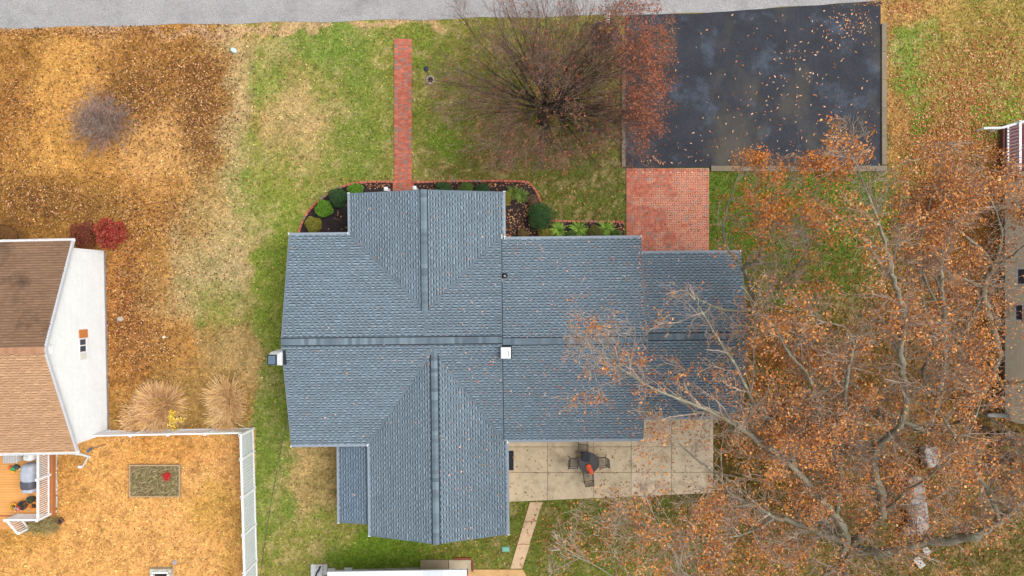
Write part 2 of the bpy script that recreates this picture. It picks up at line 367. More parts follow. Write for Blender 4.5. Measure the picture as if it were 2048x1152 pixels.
while y < wy1 - .03:          # soldier edges left and right, running bond inside
    sp.append((wx0 + .1, y, 0)); sp.append((wx1 - .1, y, 0))
    x = wx0 + .2 + (.1 if row % 2 else .2)
    while x + .05 < wx1 - .2: sp.append((min(x + .0, wx1 - .3), y, 0)); x += .2
    y += .1; row += 1
y = ly0 + .05; row = 0
while y < ly1:
    x = lx0 + (.1 if row % 2 else .2)
    while x < lx1 - .05: sp.append((x, y, 0)); x += .2
    y += .1; row += 1
lay(walk, sp, z=.028)
ax0, ax1 = G(1252.5, 0).x, G(1417.5, 0).x; ay0, ay1 = G(0, 528).y, G(0, 337).y
mb = MB(); mb.box(ax0, ax1, ay0, ay1, -.04, .037); apron = mb.build('brick_apron', m_sand); tag(apron, 'herringbone red brick apron in front of the garage', kind='structure')
sp = []
y = ay0 + .05
while y < ay1 - .2: sp.append((ax0 + .1, y, 0, .006)); sp.append((ax1 - .1, y, 0, .006)); y += .1
x = ax0 + .05
while x < ax1: sp.append((x, ay1 - .1, math.pi / 2, .006)); x += .1
for i in range(-2, 60):        # 90 degree herringbone on a 0.1 m grid
    for j in range(-2, 60):
        k = (i - j) % 4; cx = ax0 + .2 + i * .1; cy = ay0 + j * .1
        if k == 0: p = (cx + .1, cy + .05, 0)
        elif k == 3: p = (cx + .05, cy + .0, math.pi / 2); p = (cx + .05, cy + .1, math.pi / 2)
        else: continue
        hx, hy = (.1, .05) if p[2] == 0 else (.05, .1)
        if p[0] - hx > ax0 + .09 and p[0] + hx < ax1 - .09 and p[1] - hy > ay0 - .01 and p[1] + hy < ay1 - .09: sp.append(p)
lay(apron, sp, z=.0285, wide=True)

# concrete patio and path ---------------------------------------------
patio = MB(S(150, 132, 108)); pz = [G(1016, 862), G(1424, 838), G(1424, 984), G(1016, 1002)]
patio.prism([(p.x, p.y) for p in pz], -.06, .05); patio = patio.build('patio', m_conc); tag(patio, 'pale concrete slab patio behind the house', kind='structure')
cols_ = [1012, 1095, 1187, 1262, 1342, 1426]; rows_ = [(834, 893), (893, 944), (944, None)]
for i in range(5):
    for j, (ya, yb) in enumerate(rows_):
        x0, x1 = cols_[i] + .4, cols_[i + 1] - .4
        bt = lambda x: 1003 - (x - 1016) * 18 / 409
        P_ = [G(x0, ya + .4), G(x1, ya + .4), G(x1, (yb - .4) if yb else bt(x1)), G(x0, (yb - .4) if yb else bt(x0))]
        if i < 2 and j == 0: P_ = [G(x0, 872), G(x1, 872), P_[2], P_[3]]
        mb = MB(jit(S(212, 192, 160) if i < 3 else S(222, 202, 172), .05)); mb.prism([(p.x, p.y) for p in P_], .0, .075 + rng.uniform(0, .006), bev=.012)
        mb.build('slab', m_conc, patio)
path = thing('garden_path', G(1050, 1070), 'slanting concrete path running from the patio to the white shed', 'path')
m_pathc = m_conc
cuts = [1003.5, 1042, 1088, 1137]
for a0, a1 in zip(cuts[:-1], cuts[1:]):
    f = lambda y: 1060 - (y - 1003) * 40 / 135
    P_ = [G(f(a0), a0 + .4), G(f(a0) + 25, a0 + .4), G(f(a1) + 24, a1 - .3), G(f(a1), a1 - .3)]
    mb = MB(jit(S(208, 178, 144), .05)); mb.prism([(p.x, p.y) for p in P_], -.05, .05, bev=.012); mb.build('slab', m_conc, path)
P_ = [G(936, 1138.5), G(1046, 1138.5), G(1075, 1200), G(936, 1200)]
mb = MB(S(210, 168, 116)); mb.prism([(p.x, p.y) for p in P_], -.05, .06, bev=.012); tag(mb.build('concrete_pad', m_conc), 'tan concrete pad beside the white roofed shed', 'slab')
mb = MB(S(168, 152, 130)); P_ = [G(841, 1118), G(942, 1119), G(942, 1142), G(841, 1142)]
t = thing('shed_landing', G(890, 1130), 'two slab concrete landing with brick edge behind the house', 'slab')
for x0, x1, c in ((841, 897, S(160, 146, 122)), (898, 942, S(196, 180, 156))):
    mb = MB(c); a_, b_ = G(x0, 1142), G(x1, 1119); mb.box(a_.x, b_.x, a_.y, b_.y, -.05, .09, bev=.012); mb.build('slab', m_conc, t)
for k in range(8):
    a_ = G(943.5 + 0, 1122 + k * 2.6); mb = MB(jit(S(150, 84, 62), .1)); mb.box(a_.x, a_.x + .095, a_.y - .06, a_.y, -.05, .1, bev=.006); mb.build('brick', m_brick, t)
for k in range(14):
    a_ = G(908 + k * 2.55, 1117); mb = MB(jit(S(150, 84, 62), .1)); mb.box(a_.x, a_.x + .06, a_.y - .03, a_.y + .07, -.05, .1, bev=.006); mb.build('brick', m_brick, t)

# ------------------------------------------------------------------ roofs
def shingle_plane(mb, O, U, Vv, vmax, ulim, pal, e=.145, tabw=(.085, .21), gap=(.07, .2)):
    O = Vector(O); U = Vector(U).normalized(); W = Vector(Vv).normalized(); N_ = U.cross(W)
    base, light, dark = pal
    P = lambda u, v, h: O + U * u + W * v + N_ * h
    nc = int(math.ceil(vmax / e - 1e-6)); v = 0
    for c in range(nc):
        v = c * e; v1 = min(vmax, v + e)
        for (a0, a1), (b0, b1) in zip(ulim(v), ulim(v1)):
            if a1 - a0 < .02: continue
            b0_, b1_ = (b0, b1) if b1 - b0 > 0 else ((a0 + a1) / 2, (a0 + a1) / 2)
            # base strip in random-toned pieces
            n = max(1, int((a1 - a0) / .85))
            cut = [0] + sorted(rng.random() for _ in range(n - 1)) + [1]
            for s0, s1 in zip(cut[:-1], cut[1:]):
                cc = jit(base, .11)
                l0, l1 = a0 + (a1 - a0) * s0, a0 + (a1 - a0) * s1; t0, t1 = b0_ + (b1_ - b0_) * s0, b0_ + (b1_ - b0_) * s1
                mb.face([P(l0, v, .010), P(l1, v, .010), P(t1, v1, .002), P(t0, v1, .002)], cc)
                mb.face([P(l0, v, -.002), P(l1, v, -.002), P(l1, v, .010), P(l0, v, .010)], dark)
            u = a0 + rng.uniform(.0, .2)
            while True:
                w = rng.uniform(*tabw)
                if rng.random() < .12: w *= 1.7
                if u + w > a1 - .03: break
                h0, h1 = .0145, .007; vt = v + e * rng.uniform(.3, .5)
                inb = (b0_ - .02 <= u and u + w <= b1_ + .02)
                if inb and vt < vmax:
                    lc = jit(light, .17)  # butt edge highlight is painted into this paler tone
                    mb.face([P(u, v - .002, h0), P(u + w, v - .002, h0), P(u + w, vt, h1), P(u, vt, h1)], lc)
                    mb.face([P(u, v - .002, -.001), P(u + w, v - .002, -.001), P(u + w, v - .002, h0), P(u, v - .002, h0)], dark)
                    if v - .06 > 0:      # dark band under the tab: butt shadow painted in with the printed line
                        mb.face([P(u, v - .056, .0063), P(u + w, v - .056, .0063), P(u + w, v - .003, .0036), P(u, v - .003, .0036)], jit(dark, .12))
                u += w + rng.uniform(*gap)
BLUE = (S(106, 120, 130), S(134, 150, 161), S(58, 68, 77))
sA, sD, sE = .26, .265, .36
ZA = 2.9
A = dict(x0=-11.755, x1=-.53, y0=-8.18, y1=2.93); Am = -2.625; Ah = 5.555
def slope(o, v): return v / math.sqrt(1 + o * o)
def AN(v):
    t = slope(sA, v); w = 4.06 - t * sA / sD; xs_ = (A['x0'], A['x1'])
    X = [(xs_[0], -4.48 - w), (-4.48 + w, xs_[1])] if w > 0 else [(xs_[0], -4.48), (-4.48, xs_[1])]
    return [(A['x1'] - b, A['x1'] - a) for a, b in X]
def AS(v):
    t = slope(sA, v); w = 3.625 - t * sA / sE
    X = [(A['x0'], -4.0 - w), (-4.0 + w, A['x1'])] if w > 0 else [(A['x0'], -4.0), (-4.0, A['x1'])]
    return [(a - A['x0'], b - A['x0']) for a, b in X]
def cs(s): q = math.sqrt(1 + s * s); return 1 / q, s / q
house_base = Vector((G(900, 680).x, G(900, 680).y, 0))
house = thing('house', house_base, 'single storey house with blue grey shingle cross gable roof', 'house')
cA, nA = cs(sA); cD, nD = cs(sD); cE, nE = cs(sE)
planes = []
mb = MB()
shingle_plane(mb, (A['x1'], A['y1'], ZA), (-1, 0, 0), (0, -cA, nA), Ah / cA, AN, BLUE)
shingle_plane(mb, (A['x0'], A['y0'], ZA), (1, 0, 0), (0, cA, nA), Ah / cA, AS, BLUE)
tag(mb.build('roof_shingles', m_shingle, house, TH), 'blue grey shingles of the main roof', kind='stuff')
mb = MB()
shingle_plane(mb, (-8.54, 5.1, ZA), (0, -1, 0), (cD, 0, nD), 4.06 / cD, lambda v: [(0, 5.1 - (2.93 - 1.019 * slope(sD, v)))], BLUE)
shingle_plane(mb, (-.42, -6, ZA), (0, 1, 0), (-cD, 0, nD), 4.06 / cD, lambda v: [(6 + max(2.93 - 1.019 * slope(sD, v), -9), 11.1)], BLUE)
tag(mb.build('roof_shingles', m_shingle, house, TH), 'blue grey shingles of the front gable', kind='stuff')
mb = MB()
shingle_plane(mb, (-7.63, 2, ZA), (0, -1, 0), (cE, 0, nE), 3.625 / cE, lambda v: [(2 - (-8.18 + 1.385 * slope(sE, v)), 15.03)], BLUE)
shingle_plane(mb, (-.38, -13.03, ZA), (0, 1, 0), (-cE, 0, nE), 3.625 / cE, lambda v: [(0, 13.03 - 8.18 + 1.385 * slope(sE, v))], BLUE)
tag(mb.build('roof_shingles', m_shingle, house, TH), 'blue grey shingles of the rear gable', kind='stuff')
mb = MB(); Bh = 5.325; Bm = -2.725
shingle_plane(mb, (6.84, Bm + Bh, ZA), (-1, 0, 0), (0, -cA, nA), Bh / cA, lambda v: [(0, 7.5)], BLUE)
shingle_plane(mb, (-.66, Bm - Bh, ZA), (1, 0, 0), (0, cA, nA), Bh / cA, lambda v: [(0, 7.5)], BLUE)
tag(mb.build('roof_shingles', m_shingle, house, TH), 'blue grey shingles of the middle wing', kind='stuff')
mb = MB(); Ch = 4.385; Cm = -2.6; ZC = 2.6
shingle_plane(mb, (12.2, Cm + Ch, ZC), (-1, 0, 0), (0, -cA, nA), Ch / cA, lambda v: [(0, 5.6)], BLUE)
shingle_plane(mb, (6.6, Cm - Ch, ZC), (1, 0, 0), (0, cA, nA), Ch / cA, lambda v: [(0, 5.6)], BLUE)
tag(mb.build('roof_shingles', m_shingle, house, TH), 'blue grey shingles of the garage', kind='stuff')
mb = MB(); cF, nF = cs(.2)
shingle_plane(mb, (-9.4, -7.9, 2.35), (0, -1, 0), (cF, 0, nF), 2.15 / cF, lambda v: [(0, 4.6)], (S(98, 113, 126), S(122, 139, 154), S(58, 69, 82)))
tag(mb.build('roof_shingles', m_shingle, house, TH), 'blue grey shingles of the low lean-to', kind='stuff')
def roof_z(x, y):             # local coordinates -> highest roof surface
    z = 0
    if A['x0'] <= x <= A['x1'] and A['y0'] <= y <= A['y1']: z = max(z, ZA + sA * (Ah - abs(y - Am)))
    if abs(x + 4.48) <= 4.06 and Am <= y <= 5.1: z = max(z, ZA + sD * (4.06 - abs(x + 4.48)))
    if abs(x + 4.0) <= 3.625 and -13.03 <= y <= Am: z = max(z, ZA + sE * (3.625 - abs(x + 4.0)))
    if -.53 < x <= 6.84 and abs(y - Bm) <= Bh: z = max(z, ZA + sA * (Bh - abs(y - Bm)))
    if 6.84 < x <= 12.2 and abs(y - Cm) <= Ch: z = max(z, ZC + sA * (Ch - abs(y - Cm)))
    if -9.4 <= x <= -7.63 and -12.5 <= y <= -8.18: z = max(z, 2.35 + .2 * (x + 9.4))
    return z
# sheathing under the shingles (closed gable prisms), walls, fascias
mb = MB(S(225, 226, 228))
def gable_x(x0, x1, m, h, ze, s, d=.03):
    r = [(m - h + .06, ze + .06 * s - d), (m, ze + h * s - d), (m + h - .06, ze + .06 * s - d), (m + h - .06, ze - .13), (m - h + .06, ze - .13)]
    mb.loft([[(x, y, z) for y, z in r] for x in (x0 + .03, x1 - .03)])
def gable_y(y0, y1, m, h, ze, s, d=.03):
    r = [(m - h + .06, ze + .06 * s - d), (m, ze + h * s - d), (m + h - .06, ze + .06 * s - d), (m + h - .06, ze - .13), (m - h + .06, ze - .13)]
    mb.loft([[(x, y, z) for x, z in r] for y in (y0 + .03, y1 - .03)])
gable_x(A['x0'], A['x1'], Am, Ah, ZA, sA); gable_x(-.9, 6.84, Bm, Bh, ZA, sA, .04); gable_x(6.5, 12.2, Cm, Ch, ZC, sA)
gable_y(-1.5, 5.1, -4.48, 4.06, ZA, sD, .035); gable_y(-13.03, -4, -4.0, 3.625, ZA, sE, .035)
mb.build('fascia', m_white, house, TH)
mb = MB(S(214, 212, 206)); o = .38
for x0, x1, y0, y1, z1 in ((A['x0'] + .3, -.9, A['y0'] + o, A['y1'] - o, 2.78), (-8.15, -.82, 2, 4.8, 2.775), (-7.25, -.78, -12.75, -7.5, 2.77), (-1, 6.55, Bm - Bh + o, Bm + Bh - o, 2.765), (6.5, 11.9, Cm - Ch + .35, Cm + Ch - .35, 2.47), (-9.15, -7.2, -12.3, -7.7, 2.3)):
    mb.box(x0, x1, y0, y1, -.1, z1)
mb.build('wall', M('house_siding', S(214, 212, 206), .6, .05, 3), house, TH)
gd = MB(S(235, 235, 235)); gd.box(7.1, 11.5, Cm + Ch - .349, Cm + Ch - .30, .06, 2.2)
for k in range(1, 4): gd.box(7.1, 11.5, Cm + Ch - .299, Cm + Ch - .285, .06 + k * .535 - .02, .06 + k * .535 + .02)
gd.build('garage_door', m_white, house, TH)
fd = MB(S(120, 40, 36)); fd.box(-6.6, -5.65, 4.801, 4.85, .2, 2.25); fd.box(-6.5, -5.75, 4.851, 4.87, 1.3, 2.1, S(150, 60, 50)); fd.build('door', m_paint, house, TH)
for x in (-3.6, -2.2):
    wnd = MB(S(70, 78, 95)); wnd.box(x, x + 1, 4.801, 4.83, .9, 2.2); wnd = wnd.build('window', m_glass, house, TH)
    fr = MB()
    for q in ((x - .06, x, .84, 2.26), (x + 1, x + 1.06, .84, 2.26), (x, x + 1, .84, .9), (x, x + 1, 2.2, 2.26), (x + .48, x + .52, .9, 2.2)): fr.box(q[0], q[1], 4.832, 4.87, q[2], q[3])
    fr.build('frame', m_white, wnd, TH)
def side_window(x, y, nx_, ny_, w=.5, z0=.95, z1=2.15):
    tx, ty = -ny_, nx_
    def slab(a0, a1, b0, b1, d0, d1, mb): mb.loft([[(x + tx * a + nx_ * d0, y + ty * a + ny_ * d0, b) for a, b in ((a0, b0), (a1, b0), (a1, b1), (a0, b1))], [(x + tx * a + nx_ * d1, y + ty * a + ny_ * d1, b) for a, b in ((a0, b0), (a1, b0), (a1, b1), (a0, b1))]])
    mb = MB(); slab(-w, w, z0, z1, .003, .02, mb); o_ = mb.build('window', m_glass, house, TH)
    mb = MB()
    for a0, a1, b0, b1 in ((-w - .08, -w, z0 - .08, z1 + .08), (w, w + .08, z0 - .08, z1 + .08), (-w, w, z0 - .08, z0), (-w, w, z1, z1 + .08), (-w, w, (z0 + z1) / 2 - .025, (z0 + z1) / 2 + .025)): slab(a0, a1, b0, b1, .004, .05, mb)
    mb.build('frame', m_white, o_, TH)
for x_, y_, a_, b_ in ((-11.455, 1.0, -1, 0), (-11.455, -6.3, -1, 0), (-5.6, -12.75, 0, -1), (-2.6, -12.75, 0, -1), (2.4, -7.67, 0, -1), (4.8, -7.67, 0, -1), (11.9, -2.6, 1, 0), (2.0, 2.22, 0, 1), (4.6, 2.22, 0, 1)): side_window(x_, y_, a_, b_)
# gutters: shallow trough with a guard, white end caps
m_gut = M('gutter_grey', S(138, 149, 160), .5, .05, 5, .04, 1, spec=.4)
def gutter(p, q, inward, w=.115):
    p = Vector(p); q = Vector(q); d = (q - p).normalized(); n_ = Vector(inward)
    mb = MB(); prof = [(0, -.11), (-w, -.11), (-w, .0), (-w + .015, .008), (0, .016)]
    mb.loft([[(o.x - n_.x * a * -1, o.y - n_.y * a * -1, o.z + b) for a, b in prof] for o in (p, q)])
    g = mb.build('gutter', m_gut, house, TH)
    for o, s in ((p, -1), (q, 1)):
        mb = MB(); mb.loft([[(o.x + n_.x * a * 1.12 + d.x * s * e_, o.y + n_.y * a * 1.12 + d.y * s * e_, o.z + b * 1.1) for a, b in prof] for e_ in (.002, .035)]); mb.build('end_cap', m_white, g, TH)
gutter((A['x0'], A['y1'] + .0, ZA), (-8.66, A['y1'], ZA), (0, -1, 0)); gutter((-8.54, 2.93, ZA), (-8.54, 5.1, ZA), (1, 0, 0)); gutter((-.42, 2.75, ZA), (-.42, 5.1, ZA), (-1, 0, 0))
gutter((-.36, Bm + Bh, ZA), (6.84, Bm + Bh, ZA), (0, -1, 0)); gutter((6.9, Cm + Ch, ZC), (12.2, Cm + Ch, ZC), (0, -1, 0))
gutter((A['x0'], A['y0'], ZA), (-7.75, A['y0'], ZA), (0, 1, 0)); gutter((-7.63, -13.03, ZA), (-7.63, -8.2, ZA), (1, 0, 0)); gutter((-.38, -13.03, ZA), (-.38, -8.2, ZA), (-1, 0, 0))
gutter((-.3, Bm - Bh, ZA), (6.84, Bm - Bh, ZA), (0, 1, 0)); gutter((6.9, Cm - Ch, ZC), (12.2, Cm - Ch, ZC), (0, 1, 0)); gutter((-9.4, -12.5, 2.35), (-9.4, -7.9, 2.35), (1, 0, 0))
# ridge vents with single cap shingles
m_dark = M('vent_black', S(38, 42, 48), .8, .1, 5, 0)
CAPC = [S(106, 121, 131), S(112, 128, 138), S(101, 115, 125), S(120, 137, 147), S(96, 110, 120), S(109, 125, 135)]
def ridge(p, q, s):
    p = Vector(p); q = Vector(q); d = (q - p).normalized(); L_ = (q - p).length; n_ = Vector((-d.y, d.x, 0)); hw = .165
    mb = MB(S(38, 42, 48)); vw = hw + .05; sec = [(-vw, -vw * s + .006), (0, .006), (vw, -vw * s + .006), (vw, -vw * s + .026), (0, .026), (-vw, -vw * s + .026)]
    mb.loft([[p + d * (e_) + n_ * a + Vector((0, 0, b)) for a, b in sec] for e_ in (.01, L_ - .01)]); mb.build('ridge_vent', m_dark, house, TH)
    mes = []
    for c in CAPC:
        m2 = MB(c); ex = .2; sec2 = lambda h: [(-hw, -hw * s + .03), (0, .03), (hw, -hw * s + .03), (hw, -hw * s + .03 + h), (.03, .03 + h - .006), (0, .03 + h), (-.03, .03 + h - .006), (-hw, -hw * s + .03 + h)]
        m2.loft([[(x, a, b) for a, b in sec2(h)] for x, h in ((0, .022), (ex - .004, .012))]); mes.append(m2.mesh('cap_shingle', m_shingle))
    n = int(L_ / .197); ang = math.atan2(d.y, d.x); R_ = Matrix.Rotation(TH, 3, 'Z')
    for k in range(n):
        ob = bpy.data.objects.new('cap_shingle', rng.choice(mes)); ob.location = R_ @ (p + d * (k * L_ / n)); ob.rotation_euler = (0, 0, ang + TH); ob.scale = (L_ / n / .197, 1, 1); link(ob, house)
zrA = ZA + sA * Ah; zrB = ZA + sA * Bh; zrC = ZC + sA * Ch; zrD = ZA + sD * 4.06; zrE = ZA + sE * 3.625
ridge((A['x0'], Am, zrA), (A['x1'], Am, zrA), sA); ridge((-.5, Bm, zrB), (6.84, Bm, zrB), sA); ridge((6.88, Cm, zrC), (12.2, Cm, zrC), sA)
ridge((-4.48, 5.1, zrD), (-4.48, 2.93 - 4.06 * 1.019 - .15, zrD), sD); ridge((-4.0, -13.03, zrE), (-4.0, -8.18 + 3.625 * 1.385 + .1, zrE), sE)
# dark step flashing between the wings, and a painted shadow line at the step
def flash_or_shade(pts): mb = MB(S(44, 48, 54)); mb.face(pts); mb.build('flashing_or_shade', m_dark, house, TH)
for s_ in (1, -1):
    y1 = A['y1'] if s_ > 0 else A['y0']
    flash_or_shade([(-.528, Am, zrA + .012), (-.528, y1, ZA + .012), (-.528, y1, ZA - .1), (-.528, Am, zrA - .12)])
    flash_or_shade([(6.845, Bm, zrB + .01), (6.845, Bm + s_ * Bh, ZA + .01), (6.845, Bm + s_ * Bh, ZA - .14), (6.845, Bm, zrB - .14)])
    flash_or_shade([(-.526, Bm, zrB + .03), (-.494, Bm, zrB + .03), (-.494, Bm + s_ * Bh, ZA + .03), (-.526, Bm + s_ * Bh, ZA + .03)])  # flat strip paints the shadow line of the step onto the middle wing
# drip edge / rake trim at west and east ends
mb = MB()
for x, m, h, ze, s in ((A['x0'] - .012, Am, Ah, ZA, sA), (12.2, Cm, Ch, ZC, sA), (6.85, Bm, Bh, ZA, sA)):
    for sg in (1, -1): mb.loft([[(x, m, ze + h * s + .008), (x + .012, m, ze + h * s + .008), (x + .012, m, ze + h * s - .13), (x, m, ze + h * s - .13)], [(x, m + sg * h, ze + .008), (x + .012, m + sg * h, ze + .008), (x + .012, m + sg * h, ze - .13), (x, m + sg * h, ze - .13)]])
mb.build('rake_trim', m_gut, house, TH)
# vent pipe, white flue box, side chimney: parts of the house
p = G(1009.5, 552, 3.5); pl_ = p.copy(); mb = MB(); mb.lathe((p.x, p.y, 3.36), [(.17, .0), (.17, .05), (.13, .075), (.075, .13), (.075, .3), (.05, .3), (.05, .15)], 20)
vp = mb.build('vent_pipe', m_dark, house); mb = MB(); mb.lathe((p.x, p.y, 3.36), [(.048, .1), (.048, .302), (.03, .302), (.03, .2)], 14, S(200, 200, 205)); mb.build('pipe_collar', m_paint, vp)
c = G(1011.6, 706, 4.55); mb = MB(); mb.box(c.x - .235, c.x + .235, c.y - .27, c.y + .27, 3.95, 4.5); mb.loft([[(c.x + a * w, c.y + b * w * 1.13, z) for a, b in ((-1, -1), (1, -1), (1, 1), (-1, 1))] for w, z in ((.25, 4.5), (.25, 4.54), (.2, 4.565))])
fb = mb.build('flue_box', m_white, house); mb = MB(); mb.box(c.x - .2, c.x + .3, c.y - .3, c.y + .33, 4.0, 4.3); mb.build('flashing_or_shade', m_dark, fb)
mb = MB(); mb.box(c.x + .13, c.x + .16, c.y - .19, c.y + .1, 4.55, 4.572, S(120, 124, 130)); mb.build('vent_slot', m_paint, fb)
ch = MB(); t0 = G(536, 711.5, 5.1); t1 = G(549.5, 729, 5.1); cx, cy = (t0.x + t1.x) / 2, (t0.y + t1.y) / 2
ch.loft([[(cx + a, cy + b, z) for a, b in ((-w, -w2), (w, -w2), (w, w2), (-w, w2))] for w, w2, z in ((.3, .36, -.1), (.3, .36, 3.3), (.27, .34, 4.4), (.21, .24, 4.95))])
ch = ch.build('chimney', m_white, house); mb = MB(); mb.box(cx - .23, cx + .23, cy - .26, cy + .26, 4.95, 5.05, bev=.02); cc_ = mb.build('chimney_cap', m_dark, ch)
mb = MB(S(92, 110, 128)); mb.box(cx - .18, cx + .18, cy - .21, cy + .21, 5.051, 5.062); mb.build('cap_plate', m_paint, cc_)
mb = MB(); mb.box(cx + .3, cx + .42, cy - .33, cy + .4, 4.05, 4.28); mb.build('flashing_or_shade', m_dark, ch)
# porch posts at the front step
for px_, py_ in ((771.5, 377.5), (829, 375.5)):
    p = G(px_, py_, 1.0); mb = MB(); mb.box(p.x - .075, p.x + .075, p.y - .075, p.y + .075, 0, .96); mb.loft([[(p.x + a * w, p.y + b * w, z) for a, b in ((-1, -1), (1, -1), (1, 1), (-1, 1))] for w, z in ((.1, .96), (.1, 1.0), (.02, 1.04))])
    mb.build('porch_post', m_white, house)

# ------------------------------------------------------------------ neighbour's house on the left
nb = thing('house', G(100, 680), 'neighbouring house with brown shingle roof and white siding gable', 'house')
nx1, nm, nh, nze, ns = -23.05, -2.6, 5.55, 3.1, .42; cN, nN = cs(ns)
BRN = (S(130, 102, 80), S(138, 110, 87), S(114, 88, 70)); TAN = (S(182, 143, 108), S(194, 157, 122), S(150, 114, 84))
m_sh2 = M('shingle_stained', None, .95, .16, 20, .1, .8, bump=.25, bscale=120, tint=S(70, 56, 50), tscale=.5, tlo=.53, thi=.75, spec=.15)
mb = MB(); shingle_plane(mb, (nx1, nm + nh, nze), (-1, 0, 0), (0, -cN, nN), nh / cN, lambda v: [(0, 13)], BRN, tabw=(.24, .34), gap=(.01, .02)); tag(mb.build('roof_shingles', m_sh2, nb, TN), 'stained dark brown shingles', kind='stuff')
mb = MB(); shingle_plane(mb, (nx1 - 13, nm - nh, nze), (1, 0, 0), (0, cN, nN), nh / cN, lambda v: [(0, 13)], TAN, tabw=(.24, .34), gap=(.01, .3)); tag(mb.build('roof_shingles', m_shingle, nb, TN), 'tan brown shingles', kind='stuff')
nzr = nze + ns * nh
mb = MB(); r = [(nm - nh + .05, nze - .03), (nm, nzr - .05), (nm + nh - .05, nze - .03), (nm + nh - .05, nze - .15), (nm - nh + .05, nze - .15)]
mb.loft([[(x, y, z) for y, z in r] for x in (nx1 - 13, -23.26)]); mb.build('fascia', m_white, nb, TN)
for k in range(58):          # cap shingles along the ridge
    mb = MB(jit(S(176, 132, 102), .12)); x = nx1 - .22 * k - .11
    mb.loft([[(x + e_, nm + a, nzr + .012 - abs(a) * ns + h) for a, h in ((-.17, 0), (0, 0), (.17, 0), (.17, hh), (0, hh), (-.17, hh))] for e_, hh in ((-.105, .02), (.105, .012))]); mb.build('cap_shingle', m_shingle, nb, TN)
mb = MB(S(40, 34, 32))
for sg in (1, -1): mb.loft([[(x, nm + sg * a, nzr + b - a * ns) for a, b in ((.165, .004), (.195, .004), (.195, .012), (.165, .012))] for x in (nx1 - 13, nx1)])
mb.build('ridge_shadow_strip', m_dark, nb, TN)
wx = -23.22; wy0n, wy1n = nm - nh + .42, nm + nh - .42
def gab_z(y): return nze + ns * (nh - abs(y - nm)) - .06
mb = MB(S(228, 232, 232))    # lap siding, every board with its own lip
zz = .12
while zz < nzr - .1:
    z1 = zz + .105
    def ylim(z): h = nh - (z + .06 - nze) / ns; return (wy0n, wy1n) if z < gab_z(wy0n) else (nm - max(0, h), nm + max(0, h))
    a, b = ylim(zz); c_, d = ylim(min(z1, nzr - .07))
    cc = jit(S(232, 236, 236), .02)
    mb.face([(wx + .016, a, zz), (wx + .016, b, zz), (wx + .002, d, z1), (wx + .002, c_, z1)], cc)
    mb.face([(wx, a, zz - .001), (wx, b, zz - .001), (wx + .016, b, zz), (wx + .016, a, zz)], jit(S(128, 134, 140), .02))
    zz = z1
tag(mb.build('siding', m_paint, nb, TN), 'white lap siding of the gable end', kind='stuff')
mb = MB(S(228, 230, 230)); mb.box(wx - 12, wx - .004, wy0n, wy1n, -.1, 3.0); mb.face([(wx - .004, wy0n, 3.0), (wx - .004, wy1n, 3.0), (wx - .004, wy1n, gab_z(wy1n)), (wx - .004, nm, gab_z(nm)), (wx - .004, wy0n, gab_z(wy0n))]); mb.build('wall', m_paint, nb, TN)
mb = MB(S(150, 140, 136)); mb.box(wx - .003, wx + .06, wy0n - .02, wy1n + .02, -.1, .14); mb.build('foundation', m_conc, nb, TN)
for y in (wy0n, wy1n): mb = MB(); mb.box(wx - .06, wx + .035, y - .06, y + .06, .1, 3.0); mb.build('corner_trim', m_white, nb, TN)
mb = MB(S(196, 200, 206))     # rake board
for sg in (1, -1): mb.loft([[(x, nm, nzr + .01), (x + .1, nm, nzr + .01), (x + .1, nm, nzr - .16), (x, nm, nzr - .16)] for x in (nx1 - .06,)] + [[(x, nm + sg * nh, nze + .01), (x + .1, nm + sg * nh, nze + .01), (x + .1, nm + sg * nh, nze - .16), (x, nm + sg * nh, nze - .16)] for x in (nx1 - .06,)])
mb.build('rake_trim', m_paint, nb, TN)
for sg in (1, -1):
    y = nm + sg * (nh + .0); mb = MB(); prof = [(-.02, -.13), (.11, -.13), (.13, .0), (.115, .0), (.1, -.1), (-.02, -.1)]
    mb.loft([[(x, y + sg * a, nze + b) for a, b in prof] for x in (nx1 - 13, nx1 + .06)]); gtr = mb.build('gutter', m_white, nb, TN)
    for k in range(7): mb = MB(); mb.box(nx1 - .6 - k * 1.15, nx1 - .57 - k * 1.15, min(y, y + sg * .13), max(y, y + sg * .13), nze - .02, nze + .006); mb.build('bracket', m_white, gtr, TN)
wz0, wz1 = 1.78, 2.5
mb = MB(S(205, 128, 70)); mb.box(wx + .01, wx + .05, -2.22, -1.78, wz0, wz1, bev=.01); mb.build('shutter_panel', m_paint, nb, TN)
mb = MB(S(70, 74, 96)); mb.box(wx + .005, wx + .03, -2.96, -2.3, wz0 + .14, wz1 - .02); wn = mb.build('window', m_glass, nb, TN)
mb = MB()
for y0, y1, z0, z1 in ((-3.02, -2.96, wz0, wz1 + .05), (-2.3, -2.24, wz0, wz1 + .05), (-2.96, -2.3, wz1 - .02, wz1 + .05), (-2.96, -2.3, wz0, wz0 + .16), (-2.66, -2.6, wz0 + .16, wz1 - .02)): mb.box(wx + .006, wx + .06, y0, y1, z0, z1)
mb.build('frame', m_white, wn, TN)
mb = MB(S(222, 222, 214)); mb.box(wx + .01, wx + .03, -3.4, -3.06, wz0 + .1, wz1 - .05); mb.build('patch_panel', m_paint, nb, TN)
mb = MB(S(240, 241, 244)); mb.box(wx + .01, wx + .04, nm - .28, nm + .22, 4.6, 5.0)
for k in range(5): mb.box(wx + .041, wx + .06, nm - .26, nm + .2, 4.63 + k * .07, 4.66 + k * .07)
mb.build('gable_vent', m_white, nb, TN)
